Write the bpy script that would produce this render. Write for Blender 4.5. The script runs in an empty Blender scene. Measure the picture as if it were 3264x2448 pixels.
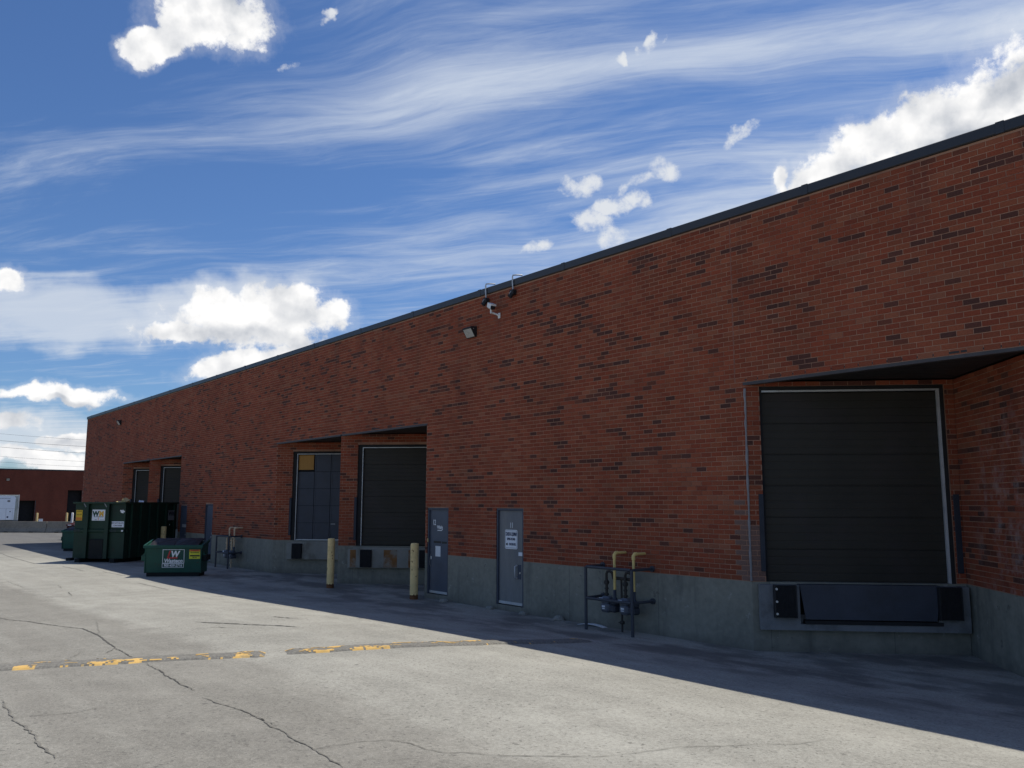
import bpy, math, random
import numpy as np
from mathutils import Vector, Matrix

random.seed(7); rng = np.random.default_rng(7)
S = bpy.context.scene
COL = S.collection
rad = math.radians

# ------------------------------------------------------------------ camera
CAM = Vector((0.0, -12.2, 2.42))
PAN, TILT, ROLL, FPX = 0.899, 0.138, 0.002, 2720.0
_f = Vector((-math.sin(PAN) * math.cos(TILT), math.cos(PAN) * math.cos(TILT), math.sin(TILT)))
_r = Vector((math.cos(PAN), math.sin(PAN), 0))
_u = _r.cross(_f)
_r2 = _r * math.cos(ROLL) + _u * math.sin(ROLL)
_u2 = -_r * math.sin(ROLL) + _u * math.cos(ROLL)
cd = bpy.data.cameras.new("camera"); cam = bpy.data.objects.new("camera", cd); COL.objects.link(cam)
cam.matrix_world = Matrix(((_r2.x, _u2.x, -_f.x, CAM.x), (_r2.y, _u2.y, -_f.y, CAM.y), (_r2.z, _u2.z, -_f.z, CAM.z), (0, 0, 0, 1)))
cd.sensor_fit = 'HORIZONTAL'; cd.sensor_width = 36.0; cd.lens = FPX / 3264 * 36.0
cd.clip_start = 0.1; cd.clip_end = 6000
S.camera = cam

def project(p):
    d = Vector(p) - CAM; z = d.dot(_f)
    return 1632 + FPX * d.dot(_r2) / z, 1224 - FPX * d.dot(_u2) / z, z

# ------------------------------------------------------------------ exposure, sun, sky
S.view_settings.view_transform = 'Standard'; S.view_settings.look = 'None'
S.view_settings.gamma = 1.0; S.view_settings.use_curve_mapping = False
S.view_settings.exposure = -0.25
SUN_TRAVEL = Vector((0.05, -0.54, -1.0)).normalized()
SUN_EL = math.asin(-SUN_TRAVEL.z)
SUN_AZ = math.atan2(-SUN_TRAVEL.x, -SUN_TRAVEL.y)      # from +Y towards +X
SUN_STRENGTH, SKY_STRENGTH = 5.0, 0.10
sd = bpy.data.lights.new("sun", 'SUN'); sd.energy = SUN_STRENGTH; sd.angle = rad(0.53); sd.color = (1.0, 0.955, 0.85)
so = bpy.data.objects.new("sun", sd); COL.objects.link(so)
so.rotation_euler = SUN_TRAVEL.to_track_quat('-Z', 'Y').to_euler(); so.location = (0, 30, 60)

class NT:
    """short hand for building node trees"""
    def __init__(s, tree): s.t = tree; s.n = tree.nodes; s.l = tree.links
    def node(s, typ, **kw):
        nd = s.n.new(typ)
        for k, v in kw.items(): setattr(nd, k, v)
        return nd
    def put(s, sock, v):
        if isinstance(v, bpy.types.NodeSocket): s.l.new(v, sock)
        elif v is not None:
            if hasattr(sock.default_value, '__len__') and not hasattr(v, '__len__'): v = (v,) * len(sock.default_value)
            if hasattr(sock.default_value, '__len__') and len(sock.default_value) == 4 and len(v) == 3: v = (*v, 1)
            sock.default_value = v
    def m(s, op, a, b=None, c=None, clamp=False):
        nd = s.node('ShaderNodeMath', operation=op, use_clamp=clamp)
        s.put(nd.inputs[0], a); s.put(nd.inputs[1], b)
        if c is not None: s.put(nd.inputs[2], c)
        return nd.outputs[0]
    def add(s, a, b): return s.m('ADD', a, b)
    def sub(s, a, b): return s.m('SUBTRACT', a, b)
    def mul(s, a, b): return s.m('MULTIPLY', a, b)
    def mx(s, a, b): return s.m('MAXIMUM', a, b)
    def smooth(s, v, a, b, ta=0.0, tb=1.0):
        nd = s.node('ShaderNodeMapRange', interpolation_type='SMOOTHSTEP')
        s.put(nd.inputs['Value'], v); s.put(nd.inputs['From Min'], a); s.put(nd.inputs['From Max'], b)
        s.put(nd.inputs['To Min'], ta); s.put(nd.inputs['To Max'], tb)
        return nd.outputs['Result']
    def lin(s, v, a, b, ta=0.0, tb=1.0):
        nd = s.node('ShaderNodeMapRange'); nd.clamp = True
        s.put(nd.inputs['Value'], v); s.put(nd.inputs['From Min'], a); s.put(nd.inputs['From Max'], b)
        s.put(nd.inputs['To Min'], ta); s.put(nd.inputs['To Max'], tb)
        return nd.outputs['Result']
    def mix(s, f, a, b, blend='MIX'):
        nd = s.node('ShaderNodeMix', data_type='RGBA', blend_type=blend)
        s.put(nd.inputs[0], f); s.put(nd.inputs[6], a); s.put(nd.inputs[7], b)
        return nd.outputs[2]
    def xyz(s, x, y, z):
        nd = s.node('ShaderNodeCombineXYZ'); s.put(nd.inputs[0], x); s.put(nd.inputs[1], y); s.put(nd.inputs[2], z)
        return nd.outputs[0]
    def sep(s, v):
        nd = s.node('ShaderNodeSeparateXYZ'); s.put(nd.inputs[0], v); return nd.outputs
    def noise(s, vec, scale, detail=3.0, rough=0.5, dist=0.0):
        nd = s.node('ShaderNodeTexNoise'); s.put(nd.inputs['Vector'], vec)
        s.put(nd.inputs['Scale'], scale); s.put(nd.inputs['Detail'], detail); s.put(nd.inputs['Roughness'], rough); s.put(nd.inputs['Distortion'], dist)
        return nd.outputs['Fac']
    def vscale(s, vec, sc):
        nd = s.node('ShaderNodeVectorMath', operation='MULTIPLY'); s.put(nd.inputs[0], vec); s.put(nd.inputs[1], sc)
        return nd.outputs[0]
    def vadd(s, vec, b):
        nd = s.node('ShaderNodeVectorMath', operation='ADD'); s.put(nd.inputs[0], vec); s.put(nd.inputs[1], b)
        return nd.outputs[0]

def build_sky():
    w = bpy.data.worlds.new("World"); S.world = w; w.use_nodes = True
    t = NT(w.node_tree); t.n.clear()
    out = t.node('ShaderNodeOutputWorld'); bg = t.node('ShaderNodeBackground')
    t.l.new(bg.outputs[0], out.inputs[0]); bg.inputs['Strength'].default_value = SKY_STRENGTH
    sky = t.node('ShaderNodeTexSky'); sky.sky_type = 'NISHITA'; sky.sun_disc = False
    sky.sun_elevation = SUN_EL; sky.sun_rotation = SUN_AZ
    sky.altitude = 100; sky.air_density = 1.0; sky.dust_density = 0.3; sky.ozone_density = 1.6
    d = t.node('ShaderNodeTexCoord').outputs['Generated']
    x, y, z = t.sep(d)
    az = t.m('ARCTAN2', x, y); el = t.m('ARCSINE', z)
    ae = t.xyz(az, el, 0.0)
    # warped copy of the angles, so that cloud outlines are ragged
    wn = t.node('ShaderNodeTexNoise'); t.put(wn.inputs['Vector'], ae); t.put(wn.inputs['Scale'], 26.0); t.put(wn.inputs['Detail'], 5.0)
    wv = t.vscale(t.vadd(wn.outputs['Color'], (-0.5, -0.5, -0.5)), (0.055, 0.038, 0.0))
    aw = t.vadd(ae, wv)
    ax, ay, _ = t.sep(aw)
    def blob(a, e, rx, ry, rot=0.0):
        dx = t.sub(ax, rad(a)); dy = t.sub(ay, rad(e))
        if rot:
            c, s_ = math.cos(rad(rot)), math.sin(rad(rot))
            dx, dy = t.add(t.mul(dx, c), t.mul(dy, s_)), t.add(t.mul(dx, -s_), t.mul(dy, c))
        q = t.add(t.m('POWER', t.m('ABSOLUTE', t.mul(dx, 1 / rad(rx))), 2.0), t.m('POWER', t.m('ABSOLUTE', t.mul(dy, 1 / rad(ry))), 2.0))
        return t.sub(1.0, q)
    def blobs(lst):
        m = None
        for b in lst:
            v = blob(*b); m = v if m is None else t.mx(m, v)
        return m
    puffs = blobs([
        (-72.4, 29.6, 4.4, 2.2), (-75.8, 27.3, 2.3, 1.1, 25),
        (-68.4, 11.5, 5.6, 2.2), (-66.8, 12.9, 3.2, 1.5), (-70.6, 12.4, 2.6, 1.3), (-64.4, 12.2, 2.4, 1.4), (-73.2, 10.5, 3.0, 0.9), (-69.0, 8.7, 3.8, 1.2, 12),
        (-17.5, 22.0, 7.0, 4.6, 8), (-24.0, 22.2, 4.6, 2.5, 10), (-27.6, 21.6, 2.6, 2.1), (-31.2, 20.2, 2.6, 1.15, 14), (-33.4, 20.3, 0.8, 1.0), (-9.0, 22.5, 8.0, 5.0),
        (-80.0, 6.35, 4.2, 0.6), (-83.0, 4.7, 3.0, 0.7), (-78.5, 3.7, 2.8, 0.6), (-81.0, 2.4, 6.0, 0.7),
        (-83.6, 13.1, 1.7, 1.0)])
    wisps = blobs([
        (-47.4, 21.0, 2.3, 0.75, -8), (-40.9, 21.9, 1.3, 1.0), (-42.6, 20.9, 2.0, 0.6, 22), (-44.0, 19.6, 2.6, 0.65, 12),
        (-46.2, 18.5, 1.5, 0.9), (-44.2, 17.6, 1.5, 0.8, 20), (-49.8, 16.9, 1.7, 0.6, 12), (-36.0, 23.4, 1.5, 0.45, 25),
        (-66.9, 27.4, 0.7, 0.35), (-64.6, 30.6, 0.9, 0.35, 40), (-41.6, 29.2, 0.9, 0.35, 40), (-43.8, 28.5, 0.5, 0.4), (-83.0, 30.0, 0.8, 0.4)])
    # the same kind of cloud all round the rest of the sky
    gen_n = t.noise(t.vscale(d, (1, 1, 2.2)), 2.6, 2.0)
    gen = t.lin(gen_n, 0.54, 0.70, -1.5, 0.9)
    away = t.mx(t.smooth(t.m('ABSOLUTE', t.add(az, rad(48))), rad(44), rad(54)), t.smooth(el, rad(33), rad(38)))
    gen = t.sub(gen, t.mul(t.sub(1.0, away), 5.0))
    puffs = t.mx(puffs, t.m('MINIMUM', gen, 0.8))
    nA = t.noise(ae, 22.0, 13.0, 0.66)
    nL = t.noise(ae, 15.0, 5.0, 0.5)
    nB = t.noise(t.vadd(ae, (rad(0.45), rad(1.0), 0)), 15.0, 5.0, 0.5)
    dens = t.add(t.mul(t.mx(puffs, -3.0), 1.0), t.mul(t.sub(nA, 0.5), 2.8))
    aP = t.mx(t.smooth(dens, -0.05, 0.55), t.mul(t.smooth(dens, -0.75, 0.25), 0.17))
    densW = t.add(t.mx(wisps, -3.0), t.mul(t.sub(nA, 0.53), 4.2))
    aW = t.mul(t.smooth(densW, 0.0, 1.1), 0.92)
    # lit side of the puffs towards the sun, grey undersides
    lit = t.add(0.84, t.add(t.mul(t.sub(nL, nB), 3.0), t.mul(t.sub(nA, 0.5), 0.6)))
    grey = blobs([(-68.0, 10.2, 6.0, 1.1), (-24.0, 20.3, 3.4, 1.5, 20), (-19.5, 23.6, 2.6, 1.0, 25), (-72.8, 30.4, 2.6, 1.0), (-80.0, 5.9, 3.5, 0.3), (-82, 3.6, 5, 0.5)])
    lit = t.sub(lit, t.mul(t.smooth(grey, -0.4, 1.0), 0.60))
    lit = t.m('MINIMUM', t.mx(lit, 0.0), 1.0)
    ccol = t.mix(lit, (0.60, 0.64, 0.71), (1.22, 1.21, 1.20))
    # cirrus: streaks on a high flat layer, all drawn out along one wind direction
    zz = t.mx(z, 0.03)
    px, py = t.m('DIVIDE', x, zz), t.m('DIVIDE', y, zz)
    ca, sa = math.cos(rad(33)), math.sin(rad(33))
    al = t.add(t.mul(px, ca), t.mul(py, sa)); ac = t.add(t.mul(px, -sa), t.mul(py, ca))
    bend = t.mul(t.sub(t.noise(t.xyz(t.mul(al, 0.8), t.mul(ac, 0.6), 3.0), 1.0, 2.0), 0.5), 0.55)
    ac2 = t.add(ac, bend)
    n1 = t.noise(t.xyz(t.mul(al, 0.75), t.mul(ac2, 3.0), 0.0), 1.0, 10.0, 0.62, 0.7)
    n2 = t.noise(t.xyz(t.mul(al, 0.9), t.mul(ac2, 1.3), 7.0), 1.0, 3.0)
    fe = t.mul(t.sub(t.noise(t.xyz(t.mul(al, 2.2), t.mul(ac2, 2.2), 4.0), 1.0, 4.0), 0.5), 0.5)
    n3 = t.noise(t.xyz(t.add(t.mul(al, 1.9), fe), t.add(t.mul(ac2, 11.0), t.mul(fe, 2.0)), 2.0), 1.0, 10.0, 0.68, 1.2)
    ramp = t.node('ShaderNodeValToRGB'); cr = ramp.color_ramp; cr.interpolation = 'B_SPLINE'
    stops = [(0.0, .25), (1.05, .36), (1.2, .24), (1.42, .16), (1.55, .42), (1.72, .26), (1.86, .88), (1.96, .60), (2.08, .20), (2.22, .40), (2.32, .22), (2.50, .56), (2.65, .42), (2.85, .52), (3.15, .70), (3.5, .62), (4.2, .46), (5.0, .40), (7.0, .30)]
    els = cr.elements
    while len(els) < len(stops): els.new(0.5)
    for e_, (p_, v_) in zip(els, stops): e_.position = p_ / 7.0; e_.color = (v_, v_, v_, 1)
    t.put(ramp.inputs[0], t.mul(ac2, 1 / 7.0))
    band = ramp.outputs[0]
    band = t.mul(band, t.smooth(al, -1.9, 0.1, 0.62, 1.42))
    cir = t.add(t.mul(band, 1.12), t.add(t.mul(t.sub(n1, 0.5), 1.45), t.add(t.mul(t.sub(n2, 0.5), 0.8), t.mul(t.sub(n3, 0.5), 0.62))))
    aC = t.mul(t.smooth(cir, 0.22, 1.35), 0.88)
    veil = blobs([(-79.5, 11.2, 7.5, 2.3), (-72.0, 12.6, 7.0, 1.6, 12), (-66.0, 8.2, 6.0, 1.4), (-81.0, 3.6, 8.0, 2.0)])
    aV = t.mul(t.smooth(t.add(veil, t.mul(t.sub(n1, 0.5), 1.6)), -0.35, 0.9), 0.72)
    k = 1.0 / SKY_STRENGTH
    def cl(c): return t.vscale(c, (k, k, k))
    skyc = t.mix(1.0, sky.outputs[0], SKY_TINT, 'MULTIPLY')
    c = t.mix(aC, skyc, tuple(v * k for v in (0.78, 0.86, 0.98)))
    c = t.mix(aV, c, tuple(v * k for v in (0.84, 0.90, 0.98)))
    c = t.mix(aW, c, tuple(v * k for v in (0.93, 0.96, 1.0)))
    c = t.mix(aP, c, cl(ccol))
    t.l.new(c, bg.inputs['Color'])
SKY_TINT = (0.63, 0.86, 1.19)
build_sky()

# ------------------------------------------------------------------ helpers
def tag(o, label=None, cat=None, group=None, kind=None):
    if label: o['label'] = label
    if cat: o['category'] = cat
    if group: o['group'] = group
    if kind: o['kind'] = kind
    return o

def empty(name, loc=(0, 0, 0), rz=0.0):
    o = bpy.data.objects.new(name, None); COL.objects.link(o)
    o.empty_display_size = 0.2; o.location = loc; o.rotation_euler = (0, 0, rz)
    return o

def copy_tree(o, parent=None):
    c = o.copy(); COL.objects.link(c)
    if parent is not None: c.parent = parent
    for ch in list(o.children): copy_tree(ch, c)
    return c

class MB:
    """collects shapes and links them as one mesh object"""
    def __init__(s, T=None): s.v = []; s.f = []; s.T = T; s.smooth = []
    def _add(s, vs, fs, T=None, smooth=False):
        b = len(s.v)
        for M in (T, s.T):
            if M is not None: vs = [M @ Vector(p) for p in vs]
        s.v += [tuple(p) for p in vs]; s.f += [tuple(b + i for i in f) for f in fs]; s.smooth += [smooth] * len(fs)
        return s
    def box(s, x0, x1, y0, y1, z0, z1, T=None):
        vs = [(x0, y0, z0), (x1, y0, z0), (x1, y1, z0), (x0, y1, z0), (x0, y0, z1), (x1, y0, z1), (x1, y1, z1), (x0, y1, z1)]
        return s._add(vs, [(0, 3, 2, 1), (4, 5, 6, 7), (0, 1, 5, 4), (1, 2, 6, 5), (2, 3, 7, 6), (3, 0, 4, 7)], T)
    def bbox(s, x0, x1, y0, y1, z0, z1, b=0.01, T=None):
        """box with chamfered edges"""
        X, Y, Z = (x0, x1), (y0, y1), (z0, z1); vs = []; idx = {}
        for i in (0, 1):
            for j in (0, 1):
                for k in (0, 1):
                    sx, sy, sz = (1, -1)[i], (1, -1)[j], (1, -1)[k]
                    for a in range(3):
                        p = [X[i] + sx * b, Y[j] + sy * b, Z[k] + sz * b]
                        p[a] = (X[i], Y[j], Z[k])[a]
                        idx[i, j, k, a] = len(vs); vs.append(tuple(p))
        fs = []
        for a in range(3):
            o1, o2 = [c for c in range(3) if c != a]
            for e in (0, 1):
                q = []
                for (p_, r_) in ((0, 0), (1, 0), (1, 1), (0, 1)):
                    key = [0, 0, 0]; key[a] = e; key[o1] = p_; key[o2] = r_
                    q.append(idx[(*key, a)])
                flip = (e == 0) ^ (a == 1)
                fs.append(tuple(q[::-1] if flip else q))
        for a in range(3):
            o1, o2 = [c for c in range(3) if c != a]
            for p_ in (0, 1):
                for r_ in (0, 1):
                    k0 = [0, 0, 0]; k0[o1] = p_; k0[o2] = r_; k1 = list(k0); k1[a] = 1
                    fs.append((idx[(*k0, o1)], idx[(*k1, o1)], idx[(*k1, o2)], idx[(*k0, o2)]))
        for i in (0, 1):
            for j in (0, 1):
                for k in (0, 1): fs.append((idx[i, j, k, 0], idx[i, j, k, 1], idx[i, j, k, 2]))
        return s._add(vs, fs, T)
    def prism(s, poly, y0, y1, T=None):
        """polygon in xz pulled along y"""
        n = len(poly)
        vs = [(p[0], y0, p[1]) for p in poly] + [(p[0], y1, p[1]) for p in poly]
        fs = [tuple(range(n)), tuple(range(2 * n - 1, n - 1, -1))] + [(i, i + n, (i + 1) % n + n, (i + 1) % n) for i in range(n)]
        return s._add(vs, fs, T)
    def prismx(s, poly, x0, x1, T=None):
        """polygon in yz pulled along x"""
        n = len(poly)
        vs = [(x0, p[0], p[1]) for p in poly] + [(x1, p[0], p[1]) for p in poly]
        fs = [tuple(range(n - 1, -1, -1)), tuple(range(n, 2 * n))] + [(i, (i + 1) % n, (i + 1) % n + n, i + n) for i in range(n)]
        return s._add(vs, fs, T)
    def quad(s, a, b, c, d, T=None): return s._add([a, b, c, d], [(0, 1, 2, 3)], T)
    def tube(s, pts, r, n=12, T=None, caps=True):
        pts = [Vector(p) for p in pts]; rs = r if isinstance(r, (list, tuple)) else [r] * len(pts)
        vs = []; fs = []; prev = None
        for i, p in enumerate(pts):
            d = (pts[min(i + 1, len(pts) - 1)] - pts[max(i - 1, 0)]).normalized()
            a = prev if prev is not None else (Vector((0, 0, 1)) if abs(d.z) < 0.9 else Vector((1, 0, 0)))
            a = (a - d * a.dot(d)).normalized(); prev = a; b = d.cross(a)
            for k in range(n):
                t_ = 2 * math.pi * k / n
                vs.append(p + (a * math.cos(t_) + b * math.sin(t_)) * rs[i])
        for i in range(len(pts) - 1):
            for k in range(n):
                fs.append((i * n + k, i * n + (k + 1) % n, (i + 1) * n + (k + 1) % n, (i + 1) * n + k))
        s._add(vs, fs, T, True)
        if caps:
            m = len(vs)
            s._add(vs[:n], [tuple(range(n - 1, -1, -1))], T); s._add(vs[m - n:], [tuple(range(n))], T)
        return s
    def lathe(s, prof, n=20, T=None):
        """(r, z) profile turned about z"""
        vs = []; fs = []
        for (r, z) in prof:
            for k in range(n):
                a = 2 * math.pi * k / n; vs.append((r * math.cos(a), r * math.sin(a), z))
        for i in range(len(prof) - 1):
            for k in range(n):
                fs.append((i * n + k, i * n + (k + 1) % n, (i + 1) * n + (k + 1) % n, (i + 1) * n + k))
        return s._add(vs, fs, T, True)
    def build(s, name, mat, parent=None, off=None):
        me = bpy.data.meshes.new(name)
        vs = s.v if off is None else [(p[0] - off[0], p[1] - off[1], p[2] - off[2]) for p in s.v]
        me.from_pydata(vs, [], s.f); me.polygons.foreach_set('use_smooth', s.smooth)
        if mat: me.materials.append(mat)
        me.validate(); me.update()
        o = bpy.data.objects.new(name, me); COL.objects.link(o)
        if parent is not None: o.parent = parent
        return o

def text(body, size, mat, parent, M, name='lettering', shear=0.0, bold=0.0, align='CENTER', xs=1.0, extr=0.0015, space=1.0):
    c = bpy.data.curves.new(name, 'FONT'); c.body = body; c.size = size; c.shear = shear; c.offset = bold
    c.align_x = align; c.align_y = 'CENTER'; c.extrude = extr; c.resolution_u = 3; c.space_character = space
    o = bpy.data.objects.new(name, c); COL.objects.link(o)
    bpy.context.view_layer.update()
    me = bpy.data.meshes.new_from_object(o.evaluated_get(bpy.context.evaluated_depsgraph_get()))
    bpy.data.objects.remove(o); bpy.data.curves.remove(c)
    me.transform(M @ Matrix.Diagonal((xs, 1, 1, 1)))
    me.materials.clear(); me.materials.append(mat)
    ob = bpy.data.objects.new(name, me); COL.objects.link(ob)
    if parent is not None: ob.parent = parent
    return ob

# a text's own plane (x right, y up, z to reader) onto a face looking along -Y
STAND = Matrix(((1, 0, 0, 0), (0, 0, -1, 0), (0, 1, 0, 0), (0, 0, 0, 1)))
def face(x, y, z): return Matrix.Translation((x, y, z)) @ STAND

# ------------------------------------------------------------------ materials
def base(name, rough=0.8, metal=0.0, spec=0.3):
    m = bpy.data.materials.new(name); m.use_nodes = True
    t = NT(m.node_tree); b = t.n['Principled BSDF']
    b.inputs['Roughness'].default_value = rough; b.inputs['Metallic'].default_value = metal
    b.inputs['Specular IOR Level'].default_value = spec
    return m, t, b

def worn(name, col, rough=0.6, metal=0.0, amt=0.18, scale=3.0, dirt=None, dirt_amt=0.0, dirt_scale=2.0, bump=0.0, spec=0.3, fine=60.0, streak=False):
    m, t, b = base(name, rough, metal, spec)
    pos = t.node('ShaderNodeTexCoord').outputs['Object']
    if streak: pos = t.vscale(pos, (1.0, 1.0, 0.16))
    n = t.add(t.mul(t.noise(pos, scale, 5.0, 0.6), 0.7), t.mul(t.noise(pos, fine, 3.0), 0.3))
    f = t.lin(n, 0.3, 0.7, 1 - amt, 1 + amt)
    c = t.mix(1.0, (*col, 1), t.xyz(f, f, f), 'MULTIPLY')
    if dirt is not None:
        c = t.mix(t.mul(t.smooth(t.noise(pos, dirt_scale, 7.0, 0.65), 0.48, 0.68), dirt_amt), c, (*dirt, 1))
    if name in ('bin_green', 'container_green', 'bin_lid'):
        c = t.mix(t.mul(t.smooth(t.noise(t.vadd(pos, (5, 1, 2)), 3.4, 8.0, 0.72), 0.60, 0.68), 0.55), c, (0.055, 0.028, 0.016, 1))
        c = t.mix(t.mul(t.smooth(t.noise(t.vscale(t.vadd(pos, (2, 7, 3)), (6.0, 6.0, 1.2)), 2.0, 6.0, 0.7), 0.66, 0.71), 0.35), c, (0.16, 0.19, 0.17, 1))
    t.l.new(c, b.inputs['Base Color'])
    if bump:
        bn = t.node('ShaderNodeBump'); bn.inputs['Strength'].default_value = bump; bn.inputs['Distance'].default_value = 0.004
        t.l.new(n, bn.inputs['Height']); t.l.new(bn.outputs[0], b.inputs['Normal'])
    return m

def brick_material():
    m, t, b = base('brick', 0.88, 0.0, 0.2)
    at = t.node('ShaderNodeAttribute'); at.attribute_name = 'tone'
    g = t.node('ShaderNodeNewGeometry'); P = g.outputs['Position']
    n = t.noise(P, 45.0, 4.0, 0.65); n2 = t.noise(P, 220.0, 2.0)
    f = t.add(t.lin(n, 0.3, 0.7, 0.80, 1.2), t.lin(n2, 0.3, 0.7, -0.08, 0.08))
    c = t.mix(1.0, at.outputs['Color'], t.xyz(f, f, f), 'MULTIPLY')
    x, y, z = t.sep(P)
    # broad uneven soot and run-off streaks, strongest under the coping
    st = t.noise(t.xyz(t.mul(x, 1.3), t.mul(y, 1.3), t.mul(z, 0.16)), 1.0, 6.0, 0.6)
    top = t.lin(z, 4.6, 7.4, 0.15, 0.9)
    k = t.mul(t.smooth(st, 0.52, 0.74), top)
    c = t.mix(t.mul(k, 0.62), c, (0.05, 0.032, 0.03, 1))
    br = t.noise(P, 0.55, 3.0)
    c = t.mix(1.0, c, t.xyz(*(t.lin(br, 0.3, 0.7, 0.86, 1.12),) * 3), 'MULTIPLY')
    # pale lime bloom low on the recess wall beside the near dock
    dx, dy, dz = t.sub(x, -5.2), t.sub(y, 1.25), t.sub(z, 2.1)
    dd = t.add(t.add(t.mul(dx, dx), t.mul(dy, dy)), t.mul(t.mul(dz, dz), 0.45))
    bl = t.mul(t.smooth(dd, 2.2, 0.2), t.smooth(t.noise(P, 3.2, 8.0, 0.7), 0.47, 0.66))
    bl = t.mul(bl, t.smooth(y, 0.25, 0.5))
    c = t.mix(t.mul(bl, 0.42), c, (0.40, 0.33, 0.31, 1))
    t.l.new(c, b.inputs['Base Color'])
    bn = t.node('ShaderNodeBump'); bn.inputs['Strength'].default_value = 0.35; bn.inputs['Distance'].default_value = 0.003
    t.l.new(t.add(n, n2), bn.inputs['Height']); t.l.new(bn.outputs[0], b.inputs['Normal'])
    return m

def far_brick_material():
    m, t, b = base('far_brick', 0.9, 0.0, 0.2)
    P = t.node('ShaderNodeNewGeometry').outputs['Position']; x, y, z = t.sep(P)
    br = t.node('ShaderNodeTexBrick'); t.put(br.inputs['Vector'], t.xyz(y, z, 0.0))
    for k, v in {'Color1': (0.175, 0.045, 0.027, 1), 'Color2': (0.11, 0.034, 0.024, 1), 'Mortar': (0.17, 0.08, 0.055, 1), 'Scale': 1.0, 'Mortar Size': 0.006,
                 'Brick Width': 0.2285, 'Row Height': 0.084, 'Bias': -0.45}.items(): br.inputs[k].default_value = v
    n = t.noise(t.vscale(P, (1, 1, 0.5)), 0.7, 6.0, 0.6); f = t.lin(n, 0.3, 0.7, 0.82, 1.15)
    t.l.new(t.mix(1.0, br.outputs['Color'], t.xyz(f, f, f), 'MULTIPLY'), b.inputs['Base Color'])
    return m

def concrete_material(name, col, stain=(0.10, 0.10, 0.09), amt=0.55):
    m, t, b = base(name, 0.9, 0.0, 0.2)
    P = t.node('ShaderNodeNewGeometry').outputs['Position']; x, y, z = t.sep(P)
    n1 = t.noise(P, 0.9, 7.0, 0.62); n2 = t.noise(P, 9.0, 5.0, 0.6); n3 = t.noise(t.xyz(t.mul(x, 2.6), t.mul(y, 2.6), t.mul(z, 0.35)), 1.0, 6.0, 0.6)
    f = t.add(t.lin(n2, 0.3, 0.7, 0.86, 1.12), t.lin(n1, 0.3, 0.7, -0.14, 0.12))
    c = t.mix(1.0, (*col, 1), t.xyz(f, f, f), 'MULTIPLY')
    c = t.mix(t.mul(t.smooth(n3, 0.50, 0.72), amt), c, (*stain, 1))
    sp = t.smooth(t.noise(P, 4.2, 6.0, 0.7), 0.62, 0.67)
    c = t.mix(t.mul(sp, 0.35), c, (0.46, 0.46, 0.43, 1))
    sp2 = t.smooth(t.noise(t.vadd(P, (9, 3, 1)), 5.5, 5.0, 0.6), 0.66, 0.71)
    c = t.mix(t.mul(sp2, 0.5), c, (0.07, 0.07, 0.065, 1))
    fr = t.m('ABSOLUTE', t.sub(t.m('FRACT', t.mul(t.add(x, t.mul(y, 0.77)), 1 / 2.44)), 0.5))
    c = t.mix(t.mul(t.smooth(fr, 0.0035, 0.0015), 0.6), c, (0.08, 0.078, 0.07, 1))
    grime = t.mul(t.lin(t.add(z, t.mul(t.sub(n1, 0.5), 0.5)), 0.22, -0.02), 0.45)
    c = t.mix(grime, c, (0.09, 0.088, 0.08, 1))
    t.l.new(c, b.inputs['Base Color'])
    bn = t.node('ShaderNodeBump'); bn.inputs['Strength'].default_value = 0.4; bn.inputs['Distance'].default_value = 0.006
    t.l.new(n2, bn.inputs['Height']); t.l.new(bn.outputs[0], b.inputs['Normal'])
    return m

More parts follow.
